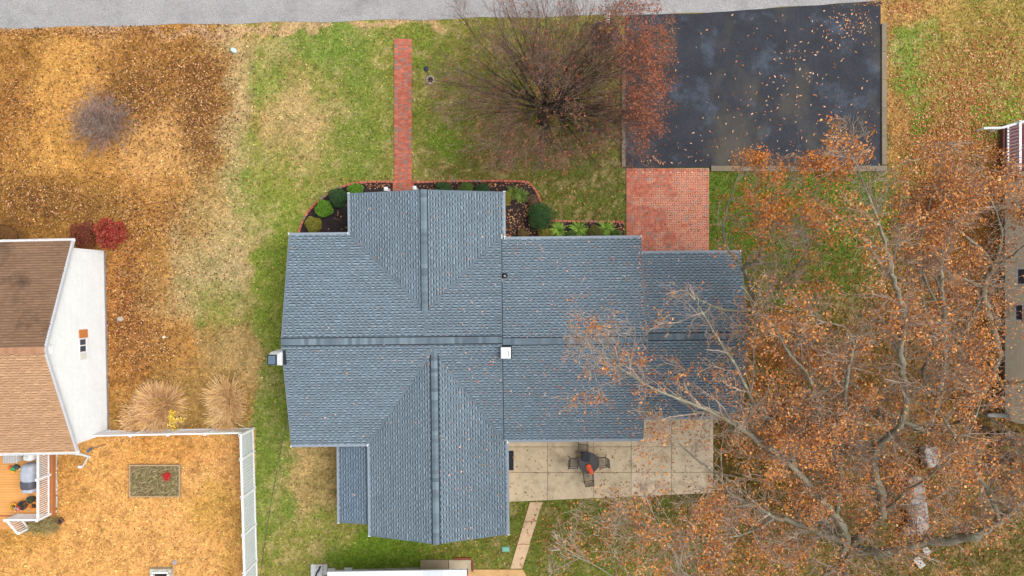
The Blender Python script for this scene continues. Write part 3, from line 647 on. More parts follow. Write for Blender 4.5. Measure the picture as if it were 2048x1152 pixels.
p = G(68, 750, 4.4); mb = MB(S(200, 196, 186)); mb.lathe((p.x, p.y, 4.12), [(.05, 0), (.05, .62), (.035, .62)], 12); pv = mb.build('vent_pipe', m_paint, nb)
mb = MB(S(170, 140, 112)); mb.loft([[(p.x + a, p.y + b, 4.28 + h + ns * (b)) for a, b in ((-.16, -.16), (.16, -.16), (.16, .16), (-.16, .16))] for h in (0, .03)]); mb.build('pipe_boot', m_paint, pv)
# downspout elbow lying in the yard
dsp = thing('downspout', G(168, 905), 'bent white downspout pieces lying by the corner of the brown roofed house', 'downspout')
def seg(pts, w, c, nm_): mb = MB(c); [mb.bar(a_, b_, w, w * .8) for a_, b_ in zip(pts[:-1], pts[1:])]; mb.build(nm_, m_paint, dsp)
seg([G(150, 907.5, .06), G(164, 909, .06), G(181, 914, .08)], .11, S(214, 220, 216), 'elbow_pipe'); seg([G(177, 913, .13), G(166, 933, .12)], .07, S(206, 210, 206), 'pipe'); mb = MB(S(225, 228, 224)); p = G(162.5, 932.5); mb.box(p.x - .12, p.x + .1, p.y - .08, p.y + .06, 0, .16, bev=.02); mb.build('splash_block', m_paint, dsp)
seg([G(175, 904, .07), G(182, 897, .07)], .13, S(96, 110, 140), 'dark_pipe'); seg([G(182, 897, .15), G(200, 893, .1), G(212, 889, .08)], .03, S(100, 92, 90), 'hose')

# ------------------------------------------------------------------ neighbour's deck
deck = thing('deck', G(50, 970), 'orange timber deck with white railing behind the brown roofed house', 'deck')
dzf = .62; DX = -26.02
yb0, yb1 = G(0, 1030, dzf).y, G(0, 893, dzf).y
y = yb0; k = 0
while y < yb1:
    mb = MB(jit(S(222, 160, 92), .06)); mb.box(-33.5, DX - .02, y, y + .135, dzf - .04, dzf, bev=.004); mb.build('deck_board', m_wood, deck); y += .142
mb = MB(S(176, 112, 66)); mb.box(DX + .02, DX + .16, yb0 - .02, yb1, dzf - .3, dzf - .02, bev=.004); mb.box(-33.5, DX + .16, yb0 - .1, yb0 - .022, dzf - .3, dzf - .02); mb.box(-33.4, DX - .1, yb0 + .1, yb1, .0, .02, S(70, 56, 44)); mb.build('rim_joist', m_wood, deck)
RX = DX + .05
def rail(p, q, n, posts=True, ztop=.98, nm_='rail'):
    p = Vector(p); q = Vector(q)
    for z, w, h, nn in ((ztop, .11, .06, 'top_rail'), (.12, .06, .07, 'bottom_rail')):
        mb = MB(); mb.bar(p + Vector((0, 0, z)), q + Vector((0, 0, z)), w, h); mb.build(nn, m_white, deck)
    for k in range(1, n):
        o = p.lerp(q, k / n); mb = MB(); mb.box(o.x - .019, o.x + .019, o.y - .019, o.y + .019, o.z + .16, o.z + ztop - .03); mb.build('baluster', m_white, deck)
def post(p, h=1.08):
    mb = MB(); mb.box(p[0] - .055, p[0] + .055, p[1] - .055, p[1] + .055, p[2] - .5, p[2] + h)
    mb.loft([[(p[0] + a * w, p[1] + b * w, z) for a, b in ((-1, -1), (1, -1), (1, 1), (-1, 1))] for w, z in ((.075, p[2] + h), (.075, p[2] + h + .03), (.01, p[2] + h + .08))]); mb.build('post', m_white, deck)
ry0 = yb0 + .06; ry1 = G(0, 904, 1.2).y; rym = G(0, 956, 1.3).y
rail((RX, rym, dzf), (RX, ry0, dzf), 19); rail((RX, ry1, dzf), (RX, rym, dzf), 14)
for y in (rym, ry0): post((RX, y, dzf))
rxw = RX - 1.75; rail((RX, ry0, dzf), (rxw, ry0, dzf), 15); post((rxw, ry0, dzf))
st = Vector((rxw + .15, ry0 - 1.0, -.05)); rail((rxw, ry0, dzf), st, 8); post((st.x, st.y, .0), .85)
for k in range(3): mb = MB(jit(S(214, 152, 90), .05)); yk = yb0 - .12 - k * .3; mb.box(-31, rxw + .1, yk - .28, yk, dzf - .24 - k * .19, dzf - .2 - k * .19, bev=.004); mb.build('stair_tread', m_wood, deck)
pav = thing('paver_strip', G(110, 960), 'row of pale concrete pavers along the edge of the deck', 'pavers')
for a0, a1 in ((905, 940), (946, 989), (992, 1014)):
    p = G(105.5, a1); q = G(114.5, a0); mb = MB(jit(S(214, 212, 204), .04)); mb.box(p.x, q.x, p.y, q.y, -.03, .07, bev=.012); mb.build('paver', m_conc, pav)
# covered grill, boxes, pots, toy on the deck
gr = thing('covered_grill', G(58, 955, dzf), 'grill under a grey fabric cover beside the deck railing', 'grill')
mg = M('cover_fabric', S(170, 176, 188), .8, .14, 4, .1, 1, bump=.5, bscale=6)
c = G(59, 946, 1.25); mb = MB(); mb.superell((c.x, c.y, 1.12), (.38, .52, .5), .5, 22, 13, bumpy=.025); mb.build('cover', mg, gr, smooth=True)
c = G(58, 968, 1.2); mb = MB(S(86, 86, 94)); mb.superell((c.x, c.y, 1.1), (.37, .3, .42), .45, 20, 11, bumpy=.03); mb.build('side_shelf_cover', m_paint, gr, smooth=True)
c = G(58, 980, 1.1); mb = MB(S(178, 184, 196)); mb.superell((c.x, c.y, 1.0), (.33, .16, .34), .5, 20, 11, bumpy=.04); mb.build('cover_hem', m_paint, gr, smooth=True)
def storage(name, px, py, z, r, c, label, cat, e=.35):
    p = G(px, py, z + r[2]); t = thing(name, (p.x, p.y, z), label, cat); mb = MB(c); mb.superell((p.x, p.y, z + r[2]), r, e, 20, 11, bumpy=.02); o = mb.build('body', m_paint, t, smooth=True); return t, p
t, p = storage('storage_box', 28, 914, dzf, (.38, .25, .3), S(206, 204, 200), 'pale ribbed storage box on the deck against the brown roofed house', 'box', .2)
mb = MB(S(190, 188, 184)); mb.box(p.x - .4, p.x + .4, p.y - .27, p.y + .27, dzf + .56, dzf + .63, bev=.02); ld = mb.build('lid', m_paint, t)
for k in range(5): mb = MB(S(176, 174, 172)); mb.box(p.x - .32 + k * .15, p.x - .27 + k * .15, p.y - .25, p.y + .25, dzf + .632, dzf + .65, bev=.005); mb.build('rib', m_paint, ld)
t, p = storage('laundry_sack', 61, 913, dzf, (.3, .26, .33), S(232, 230, 228), 'rounded white sack on the deck beside the storage box', 'sack', .8)
mb = MB(S(220, 218, 214)); mb.lathe((p.x, p.y, dzf + .6), [(.12, 0), (.07, .07), (.12, .14)], 10); mb.build('tied_neck', m_paint, t)
p = G(27, 938, dzf + .2); t = thing('toy', (p.x, p.y, dzf), 'colourful plastic toy lying beside the covered grill', 'toy')
for nm_, dx_, dy_, r_, c_ in (('green_block', -.06, 0, (.14, .12, .12), S(70, 150, 90)), ('yellow_block', -.1, -.16, (.13, .07, .1), S(240, 170, 40)), ('orange_wheel', -.26, .06, (.08, .1, .09), S(230, 96, 40)), ('dark_body', .12, .1, (.16, .1, .12), S(60, 80, 90)), ('yellow_arm', .28, -.05, (.2, .06, .06), S(246, 190, 70))):
    mb = MB(c_); mb.superell((p.x + dx_, p.y + dy_, dzf + r_[2]), r_, .6, 14, 9, rz=-.5); mb.build(nm_, m_paint, t, smooth=True)
def leafset(centers, size, cols, flat=.4, slim=1.0):
    """folded leaf faces at the given points -> vertices, triangles, colours"""
    P = np.asarray(centers, dtype=np.float64); N = len(P)
    a = nr.uniform(0, 2 * np.pi, N); el = nr.normal(0, flat, N)
    d = np.stack([np.cos(a) * np.cos(el), np.sin(a) * np.cos(el), np.sin(el)], -1)
    up = np.stack([nr.normal(0, flat, N), nr.normal(0, flat, N), np.ones(N)], -1)
    s = np.cross(d, up); s /= np.linalg.norm(s, axis=1)[:, None] + 1e-9; n_ = np.cross(s, d)
    L = (np.asarray(size) * nr.uniform(.65, 1.3, N))[:, None]; w = L * nr.uniform(.18, .36, N)[:, None] * slim
    Vv = np.stack([P - d * L * .5, P + s * w + n_ * w * .5 - d * L * .08, P + d * L * .5, P - s * w + n_ * w * .5 - d * L * .08], 1).reshape(-1, 3)
    b = np.arange(N) * 4; T = np.concatenate([np.stack([b, b + 2, b + 1], -1), np.stack([b, b + 3, b + 2], -1)], 0)
    C = np.asarray(cols)[nr.randint(0, len(cols), N)] * np.exp(nr.normal(0, .16, N))[:, None]
    C = np.clip(C, .005, .8)
    return Vv, T, np.concatenate([C, C * .93], 0)
def leaf_obj(name, centers, size, cols, parent=None, flat=.4, mat=None, label=None, kind='stuff', slim=1.0):
    Vv, T, C = leafset(centers, size, cols, flat, slim)
    o = poly_obj(name, Vv, T, mat or m_leaf, parent, C); return tag(o, label, kind=kind)
m_clay = M('pot_glaze', None, .45, .06, 5, .04, 1, spec=.45)
def pot(px, py, r, h, c, plant, label):
    p = G(px, py, dzf + h); t = thing('flower_pot', (p.x, p.y, dzf), label, 'pot', 'flower pots at the deck corner')
    mb = MB(c); mb.lathe((p.x, p.y, dzf + .005), [(r * .68, 0), (r * .95, h * .9), (r * 1.06, h * .9), (r * 1.06, h), (r * .9, h), (r * .86, h * .85)], 20); mb.build('pot_body', m_clay, t)
    mb = MB(S(62, 52, 46)); mb.lathe((p.x, p.y, dzf), [(r * .85, h * .84), (r * .4, h * .88)], 14); mb.build('soil', m_mulch, t)
    pts = [(p.x + rng.gauss(0, r * .4), p.y + rng.gauss(0, r * .4), dzf + h + rng.uniform(-.03, .1)) for _ in range(60)]
    leaf_obj('foliage', pts, .07, plant, t, .6)
GRN = [S(90, 110, 70), S(110, 130, 80), S(70, 90, 60)]
pot(60, 1000, .2, .32, S(54, 52, 56), GRN, 'dark round flower pot with green plant, farthest from the deck corner rail')
pot(26, 1014, .2, .28, S(240, 164, 50), [S(170, 160, 70), S(120, 120, 60)], 'yellow orange flower pot standing leftmost of the pots')
pot(34.5, 1017, .14, .34, S(216, 52, 40), [S(230, 220, 210), S(180, 60, 50)], 'small red flower pot with pale flower between two larger pots')
pot(44, 1011, .24, .3, S(58, 50, 60), [S(60, 90, 50), S(50, 60, 50), S(90, 120, 70)], 'wide dark flower pot with dense dark green leaves beside the red pot')
pot(67, 1012, .21, .3, S(236, 150, 50), [S(110, 80, 60), S(90, 70, 60)], 'orange flower pot holding bare soil in the railing corner')
pot(53, 1010, .16, .26, S(220, 120, 50), [S(120, 90, 60)], 'orange brown flower pot behind the wide dark pot')
p = G(125, 1040); t = thing('clay_pot', p, 'brown clay pot on the grass by the deck corner', 'pot'); mb = MB(S(110, 82, 62)); mb.lathe(p, [(.1, 0), (.17, .24), (.19, .24), (.19, .28), (.14, .28), (.12, .15)], 18); mb.build('pot_body', m_clay, t)
mb = MB(S(60, 50, 44)); mb.lathe(p, [(.125, .16), (.05, .2)], 12); mb.build('soil', m_mulch, t)

# ------------------------------------------------------------------ fences
fz = 1.85
fe = thing('privacy_fence', G(512, 1000), 'tall solid white vinyl privacy fence beside the side lawn', 'fence')
FXp = lambda py: G(509 + (py - 855) * 8 / 297, 0).x
ys = [856.5, 902, 974.5, 1047, 1119.5, 1192, 1264]
for k, py in enumerate(ys):
    g = G(0, py); x = FXp(py) - .06; mb = MB(); mb.box(x - .065, x + .065, g.y - .065, g.y + .065, -.1, fz + .06); o = mb.build('post', m_white, fe)
    mb = MB(); mb.loft([[(x + a * w, g.y + b * w, z) for a, b in ((-1, -1), (1, -1), (1, 1), (-1, 1))] for w, z in ((.085, fz + .06), (.085, fz + .1), (.03, fz + .15))]); mb.build('post_cap', m_white, o)
    mb = MB(S(90, 94, 120)); mb.lathe((x, g.y, fz + .15), [(.03, 0), (.03, .02), (.015, .03)], 10); mb.build('cap_button', m_paint, o)
    if k < len(ys) - 1:
        gb = G(0, ys[k + 1]); xb = FXp(ys[k + 1]) - .06; n = 12
        for z0, z1, w in ((fz - .1, fz + .03, .05), (.06, .2, .045)):
            mb = MB(); mb.loft([[(x - w, g.y - .066, z0), (x + w, g.y - .066, z0), (x + w, g.y - .066, z1), (x - w, g.y - .066, z1)], [(xb - w, gb.y + .066, z0), (xb + w, gb.y + .066, z0), (xb + w, gb.y + .066, z1), (xb - w, gb.y + .066, z1)]]); mb.build('rail', m_white, fe)
        for j in range(n):
            f0, f1 = j / n, (j + 1) / n; A_ = Vector((x, g.y - .066, 0)).lerp(Vector((xb, gb.y + .066, 0)), f0); B_ = Vector((x, g.y - .066, 0)).lerp(Vector((xb, gb.y + .066, 0)), f1 - .012)
            w = .02; mb = MB(jit(S(214, 222, 224), .015)); mb.loft([[(A_.x - w, A_.y, .2), (A_.x + w, A_.y, .2), (A_.x + w, A_.y, fz - .1), (A_.x - w, A_.y, fz - .1)], [(B_.x - w, B_.y, .2), (B_.x + w, B_.y, .2), (B_.x + w, B_.y, fz - .1), (B_.x - w, B_.y, fz - .1)]]); mb.build('plank', m_paint, fe)
pf = thing('picket_fence', G(360, 860), 'low white picket fence below the ornamental grasses', 'fence')
pz_ = 1.42; P0 = G(219, 861); P1 = G(505, 855.5)
for z in (pz_ - .05, .2):
    mb = MB(); mb.bar(P0 + Vector((0, 0, z)), P1 + Vector((0, 0, z)), .075, .1); mb.build('rail', m_white, pf)
for k in range(5):
    o = P0.lerp(P1, k / 4.0) if k < 4 else None
    if o is None: continue
    mb = MB(); mb.box(o.x - .06, o.x + .06, o.y - .06, o.y + .06, -.1, pz_ + .1); pp = mb.build('post', m_white, pf)
    mb = MB(); mb.loft([[(o.x + a * w, o.y + b * w, z) for a, b in ((-1, -1), (1, -1), (1, 1), (-1, 1))] for w, z in ((.08, pz_ + .1), (.08, pz_ + .13), (.01, pz_ + .18))]); mb.build('post_cap', m_white, pp)
n = 62
for k in range(1, n):
    if k % 15.5 < .6: continue
    o = P0.lerp(P1, k / n); mb = MB(); mb.box(o.x - .026, o.x + .026, o.y - .012, o.y + .012, .12, pz_ - .1); mb.build('picket', m_white, pf)

# ------------------------------------------------------------------ small things in the fenced yard
bed = thing('raised_bed', G(312, 960), 'wooden framed raised bed full of dry plants in the fenced yard', 'garden bed')
a_, b_ = G(262, 992), G(363, 928)
for x0, x1, y0, y1 in ((a_.x, b_.x, a_.y, a_.y + .07), (a_.x, b_.x, b_.y - .07, b_.y), (a_.x, a_.x + .07, a_.y + .072, b_.y - .072), (b_.x - .07, b_.x, a_.y + .072, b_.y - .072)):
    mb = MB(jit(S(176, 152, 118), .08)); mb.box(x0, x1, y0, y1, -.05, .22, bev=.008); mb.build('board', m_wood, bed)
mb = MB(); mb.box(a_.x + .071, b_.x - .071, a_.y + .071, b_.y - .071, .0, .12); mb.build('soil', M('bed_soil', S(120, 104, 76), 1, .4, 9, .2, 2, bump=1, bscale=20), bed)
def straws(name, c, n, spread, hh, cols, parent, lean=.5, w=.006, seg=3, rect=None, base=.08, scat=.35):
    """many arching stems as thin strips"""
    Vv = []; T = []; C = []
    for k in range(n):
        if rect: bx_, by_ = rng.uniform(rect[0], rect[1]), rng.uniform(rect[2], rect[3]); az = rng.uniform(0, 6.283)
        else:
            az = rng.uniform(0, 6.283); q = rng.random() ** .5; bx_, by_ = c[0] + math.cos(az) * base * q, c[1] + math.sin(az) * base * q; az += rng.gauss(0, scat)
        h = hh * rng.uniform(.55, 1.05); r = spread * rng.random() ** lean; d = Vector((math.cos(az), math.sin(az), 0)); sd_ = Vector((-d.y, d.x, 0)); i0 = len(Vv); cc = jit(rng.choice(cols), .2)
        for s in range(seg + 1):
            t_ = s / seg; pt = Vector((bx_, by_, c[2])) + d * r * (t_ ** 1.5) + Vector((0, 0, h * (t_ - .45 * t_ * t_ * (r / max(spread, .01)))))
            ww = w * (1 - .75 * t_); Vv += [pt + sd_ * ww, pt - sd_ * ww]
        for s in range(seg): T.append([i0 + 2 * s, i0 + 2 * s + 1, i0 + 2 * s + 3, i0 + 2 * s + 2]); C.append(cc)
    o = poly_obj(name, np.array([tuple(v) for v in Vv]), np.array(T), m_leaf, parent, C); return tag(o, kind='stuff')
straws('dry_plants', (0, 0, .1), 1500, .3, .3, [S(186, 170, 120), S(150, 142, 84), S(120, 124, 70), S(200, 180, 140), S(140, 110, 90)], bed, w=.014, rect=(a_.x + .1, b_.x - .1, a_.y + .1, b_.y - .1))
p = G(339, 950); t = thing('red_plant', p, 'small bright red plant growing in the raised bed', 'plant')
mb = MB(S(90, 50, 40)); mb.tube([(p.x, p.y, .1), (p.x, p.y, .4)], .015, 5); mb.build('stem', m_bark2, t)
leaf_obj('foliage', [(p.x + rng.gauss(0, .1), p.y + rng.gauss(0, .1), .3 + rng.gauss(0, .06)) for _ in range(260)], .09, [S(206, 44, 50), S(220, 66, 66), S(180, 40, 44)], t, .5)
fp = thing('fire_pit', G(325, 1150), 'square pale stone fire pit with dark inside at the bottom of the fenced yard', 'fire pit')
c = G(326, 1156)
for k in range(20):
    e_ = k % 4; j = k // 4 - 2; L_ = .52
    x, y = [(j * .24, L_), (L_, -j * .24), (-j * .24, -L_), (-L_, j * .24)][e_]
    w, h = (.115, .1) if e_ % 2 == 0 else (.1, .115)
    mb = MB(jit(S(190, 186, 170), .12)); mb.box(c.x + x - w, c.x + x + w, c.y + y - h, c.y + y + h, 0, .3 + rng.uniform(-.02, .03), bev=.015); mb.build('stone', m_conc, fp)
mb = MB(S(80, 46, 50)); mb.box(c.x - .41, c.x + .41, c.y - .41, c.y + .41, 0, .08); mb.build('ash_bed', m_mulch, fp)
for k in range(4):
    d = [(0, .45), (.45, 0), (0, -.45), (-.45, 0)][k]; mb = MB(); mb.box(c.x + d[0] - (.46 if k % 2 == 0 else .05), c.x + d[0] + (.46 if k % 2 == 0 else .05), c.y + d[1] - (.05 if k % 2 == 0 else .35), c.y + d[1] + (.05 if k % 2 == 0 else .35), .335 + .002 * k, .37 + .002 * k); mb.build('rim', m_white, fp)
p = G(349.5, 1125); t = thing('stepping_stone', p, 'round grey stepping stone beside the fire pit', 'stone'); mb = MB(S(168, 156, 148)); mb.lathe((p.x, p.y, 0), [(.15, -.03), (.155, .03), (.13, .045)], 14, sx=1, sy=.95); mb.build('stone_body', m_conc, t)
p = G(468, 101.5); t = thing('utility_cover', p, 'pale teal oval cover lying on the front lawn', 'cover'); mb = MB(S(196, 224, 216)); mb.superell((p.x, p.y, .07), (.19, .13, .09), .8, 18, 9, rz=-.5); mb.build('lid', m_clay, t, smooth=True); mb = MB(S(150, 170, 165)); mb.superell((p.x, p.y, .02), (.215, .15, .04), .8, 18, 7, rz=-.5); mb.build('rim', m_clay, t, smooth=True)
p = G(1011.5, 1098); t = thing('utility_box', p, 'small green plastic utility box lid in the grass behind the house', 'utility box')
mb = MB(S(112, 168, 148)); mb.box(p.x - .22, p.x + .22, p.y - .15, p.y + .15, -.05, .05, bev=.015); mb.build('rim', m_paint, t); mb = MB(S(124, 180, 160)); mb.box(p.x - .19, p.x + .19, p.y - .12, p.y + .12, .05, .062, bev=.005); mb.build('lid', m_paint, t)
p = G(241, 638); t = thing('drain_stone', p, 'small pale grey stone in the leaves beside the white gable wall', 'stone'); mb = MB(S(176, 164, 150)); mb.superell((p.x, p.y, .03), (.2, .15, .08), .9, 12, 7, bumpy=.12); mb.build('stone_body', m_conc, t)
p = G(329, 674); t = thing('litter', p, 'scrap of pale paper on the leafy side lawn', 'litter'); mb = MB(S(226, 212, 190)); mb.loft([[(p.x + a, p.y + b, .04 + h) for a, b in ((-.12, -.02), (-.02, -.09), (.12, -.01), (.0, .1))] for h in (0, .015)]); mb.build('paper', m_paint, t)

# ------------------------------------------------------------------ planting beds with brick edging
def bez(pts, n=10):           # Catmull-Rom
    out = []
    P_ = [pts[0]] + list(pts) + [pts[-1]]
    for i in range(1, len(P_) - 2):
        for k in range(n):
            t = k / n; a, b, c, d = P_[i - 1], P_[i], P_[i + 1], P_[i + 2]
            out.append(tuple(.5 * (2 * b[j] + (c[j] - a[j]) * t + (2 * a[j] - 5 * b[j] + 4 * c[j] - d[j]) * t * t + (3 * b[j] - a[j] - 3 * c[j] + d[j]) * t ** 3) for j in range(len(b))))
    return out + [tuple(pts[-1])]
def bed_make(name, edge, close, label, elabel):
    e = bez(edge, 8); mb = MB(); poly = [tuple(G(*p))[:2] for p in e + close]
    mb.prism(poly, -.04, .05); tag(mb.build(name, m_mulch), label, kind='structure')
    t = thing('brick_edging', G(*e[len(e) // 2]), elabel, 'edging')
    W = [G(*p) for p in e]; acc = 0; nxt = 0
    for a, b in zip(W[:-1], W[1:]):
        L_ = (b - a).length
        while nxt <= acc + L_:
            p = a.lerp(b, (nxt - acc) / max(L_, 1e-6)); o = bpy.data.objects.new('brick', rng.choice(brick_me)); o.scale = (1.1, 1.25, 1.2); o.location = (p.x, p.y, .075 + rng.uniform(-.01, .02)); o.rotation_euler = (rng.uniform(-.13, .13), rng.uniform(-.13, .13), math.atan2(b.y - a.y, b.x - a.x) + rng.uniform(-.1, .1)); link(o, t); nxt += .25
        acc += L_
bed_make('mulch_bed', [(598, 470), (602, 452), (616, 425), (640, 400), (668, 382), (700, 369), (740, 364), (786, 364)], [(786, 400), (720, 402), (720, 500), (598, 500)], 'dark mulch planting bed left of the front walk', 'curved row of red edging bricks left of the front walk')
bed_make('mulch_bed', [(828, 365), (900, 363), (985, 362), (1040, 363), (1060, 368), (1076, 390), (1084, 415), (1092, 438), (1120, 442), (1180, 443), (1247, 444)], [(1249, 500), (990, 505), (990, 402), (828, 402)], 'dark mulch planting bed between front walk and brick apron', 'row of red edging bricks between front walk and brick apron')

def shrub(name, px, py, r, h, cols, label, n=2600, leaf=.055, group='clipped shrubs in the front beds', lump=.13, cat='shrub', core=.8):
    zc = h * .55; p = G(px, py, zc); t = thing(name, (p.x, p.y, 0), label, cat, group)
    mb = MB(S(70, 58, 46)); mb.tube([(p.x, p.y, 0), (p.x, p.y, h * .5)], [.05, .03], 6); mb.build('stem', m_bark2, t)
    mb = MB(tuple(c * .5 for c in cols[0])); mb.superell((p.x, p.y, zc), (r * core, r * core, h * .45 * core), 1, 16, 10, bumpy=.05); mb.build('inner_core', m_leaf, t, smooth=True)  # solid ellipsoid in a darker leaf tone, filling the middle
    ph = [rng.uniform(0, 6.28) for _ in range(6)]; pts = []
    for _ in range(n):
        u = rng.uniform(-.55, 1); a = rng.uniform(0, 6.283); q = math.sqrt(max(0, 1 - u * u))
        k = 1 + lump * (math.sin(3 * a + ph[0]) + math.sin(5 * a + ph[1] + 3 * u) + math.sin(4 * u + ph[2])) * .6 + rng.gauss(0, .035); k *= rng.uniform(.82, 1.0) if rng.random() < .4 else 1
        pts.append((p.x + r * k * q * math.cos(a), p.y + r * k * q * math.sin(a), zc + h * .48 * k * u))
    leaf_obj('foliage', pts, leaf, cols, t, .6); return t
BG = [S(104, 150, 40), S(88, 138, 32), S(120, 160, 56)]; DG = [S(60, 92, 50), S(50, 80, 44), S(72, 104, 58)]; OL = [S(136, 138, 52), S(120, 122, 44), S(158, 140, 60)]
MG = [S(92, 118, 48), S(80, 106, 44), S(104, 128, 60)]
shrub('boxwood', 626, 449, .44, .7, OL, 'yellowish green clipped ball shrub at the lower end of the curved edging')
shrub('boxwood', 648.5, 417.5, .47, .8, BG, 'bright green ball shrub between a yellowish and a dark one')
shrub('boxwood', 675, 395, .52, .9, DG, 'large dark green ball shrub left of the front gable')
shrub('boxwood', 712, 382, .42, .7, BG, 'bright green shrub peeking out at the left corner of the front gable')
shrub('boxwood', 886, 380, .45, .8, DG, 'dark green shrub just right of the front walk under the gable edge')
shrub('boxwood', 932, 382, .45, .8, MG, 'green shrub under the gable edge, middle one of three')
shrub('boxwood', 965, 382, .42, .75, DG, 'dark green shrub under the gable edge, third from the front walk')
shrub('boxwood', 1009, 397, .34, .8, [S(150, 140, 50), S(128, 124, 48)], 'olive yellow shrub at the right edge of the front gable')
shrub('boxwood', 1082, 432, .68, 1.1, [S(62, 96, 48), S(50, 82, 40), S(76, 110, 54)], 'largest dark green ball shrub at the bend of the brick edging', n=4200)
shrub('boxwood', 1090, 468, .4, .6, OL, 'olive ball shrub below the largest dark green one')
shrub('boxwood', 1191, 468, .42, .6, [S(112, 112, 50), S(98, 104, 48), S(130, 118, 60)], 'dull olive shrub between two spiky bright green plants')
shrub('boxwood', 1232, 470, .3, .45, MG, 'small green shrub at the right end of the bed by the apron')
shrub('boxwood', 1143, 471, .3, .45, MG, 'small green shrub low between the two left spiky plants')
shrub('dormant_shrub', 1066, 400, .3, .4, [S(128, 104, 80), S(110, 88, 66)], 'small brown dormant mound beside the bent brick edging', n=700)
shrub('dormant_shrub', 1046, 468, .32, .35, [S(140, 112, 66), S(110, 90, 60)], 'small tan dormant shrub in the leaf covered mulch', n=600)
def spiky(px, py, r, cols, label, n=170):
    p = G(px, py, .2); t = thing('spiky_plant', (p.x, p.y, 0), label, 'plant', 'spiky leaved plants in the front bed')
    mb = MB(S(90, 110, 50)); mb.lathe((p.x, p.y, 0), [(.08, 0), (.06, .12), (.01, .16)], 8); mb.build('crown_base', m_leaf, t)
    straws('leaves', (p.x, p.y, .05), n, r, .42, cols, t, lean=.35, w=.02, seg=4, base=.06)
SPK = [S(150, 186, 72), S(126, 166, 54), S(172, 200, 96), S(104, 146, 44)]
spiky(1117, 460, .5, SPK, 'spiky bright green plant nearest the dark ball shrub'); spiky(1157, 459, .58, SPK, 'spiky bright green plant, middle of the three along the bed'); spiky(1211, 457, .56, SPK, 'spiky bright green plant nearest the brick apron')
SPK2 = [S(108, 132, 56), S(92, 116, 48), S(130, 146, 70)]
spiky(1026, 385, .42, SPK2, 'dull green spiky plant close to the front gable corner'); spiky(1043, 392, .46, SPK2, 'dull green spiky plant beside the rounded corner of the edging')

# left yard plants ----------------------------------------------------
def twig_bush(px, py, r, h, label):
    p = G(px, py, h * .45); t = thing('twiggy_bush', (p.x, p.y, 0), label, 'bush'); segs = []; tips = []
    for k in range(230):
        az = rng.uniform(0, 6.283); el = math.acos(rng.uniform(.02, 1)); L_ = r * rng.uniform(.75, 1.05); d = Vector((math.cos(az) * math.sin(el), math.sin(az) * math.sin(el), math.cos(el) * h / r))
        b0 = Vector((p.x + rng.gauss(0, .12), p.y + rng.gauss(0, .12), .02)); prev = b0; n = 5; cur = d
        for s in range(n):
            cur = cur + Vector((rng.gauss(0, .1), rng.gauss(0, .1), rng.gauss(0, .07))); nx_ = prev + cur * L_ / n; segs.append((prev, nx_, .014 * (1 - s / n) + .005, .014 * (1 - (s + 1) / n) + .004))
            if s > 0:
                for _ in range(5):
                    q = nx_ + (cur.normalized() * .12 + Vector((rng.gauss(0, .24), rng.gauss(0, .24), rng.gauss(0, .16)))) * rng.uniform(.5, 1.2); segs.append((nx_, q, .006, .003)); tips.append(q)
            prev = nx_
    seg_obj('twigs', segs, t, [S(164, 142, 130), S(144, 124, 114), S(182, 158, 144)], m_bark2)
    leaf_obj('foliage', [tuple(q + Vector((0, 0, .02))) for q in rng.sample(tips, 160)], .1, [S(220, 110, 60), S(206, 84, 60), S(170, 80, 60)], t, .5)
def seg_obj(name, segs, parent, cols, mat, n=3):
    A_ = np.array([tuple(s[0]) for s in segs]); B_ = np.array([tuple(s[1]) for s in segs]); ra = np.array([s[2] for s in segs]); rb = np.array([s[3] for s in segs])
    d = B_ - A_; d /= np.linalg.norm(d, axis=1)[:, None] + 1e-9; ref = np.where(np.abs(d[:, 2:3]) > .9, np.array([[1, 0, 0]]), np.array([[0, 0, 1]])); u = np.cross(d, ref); u /= np.linalg.norm(u, axis=1)[:, None] + 1e-9; w = np.cross(d, u)
    ring = []
    for P_, r in ((A_ - d * ra[:, None] * .4, ra), (B_, rb)):
        for k in range(n): t = 2 * math.pi * k / n + .5; ring.append(P_ + (u * math.cos(t) + w * math.sin(t)) * r[:, None])
    Vv = np.stack(ring, 1).reshape(-1, 3); b = np.arange(len(segs)) * 2 * n
    Fq = np.concatenate([np.stack([b + k, b + (k + 1) % n, b + n + (k + 1) % n, b + n + k], -1) for k in range(n)], 0)
    C = np.asarray(cols)[nr.randint(0, len(cols), len(segs))] * np.exp(nr.normal(0, .15, len(segs)))[:, None]
    return tag(poly_obj(name, Vv, Fq, mat, parent, np.tile(C, (n, 1))), kind='stuff')
twig_bush(196, 243, 1.75, 1.5, 'bare grey purple twiggy bush on the ochre front lawn')
shrub('red_shrub', 222, 466, .82, 1.2, [S(164, 46, 38), S(186, 60, 50), S(140, 40, 34), S(146, 72, 48), S(196, 112, 88)], 'bright red shrub at the corner of the brown roofed house', n=3200, leaf=.08, group='shrubs along the neighbouring house', lump=.16, core=.7)
shrub('red_shrub', 168, 470, .72, 1.1, [S(128, 62, 44), S(146, 76, 50), S(104, 50, 38)], 'dull dark red shrub between the bright red one and the gutter', n=2600, leaf=.07, group='shrubs along the neighbouring house', lump=.16, core=.7)
shrub('brown_shrub', 14, 472, .9, 1.0, [S(138, 96, 52), S(120, 82, 46), S(160, 112, 60)], 'brown leafless looking shrub at the left end of the dark brown roof', n=2600, leaf=.07, group='shrubs along the neighbouring house', lump=.16, core=.7)
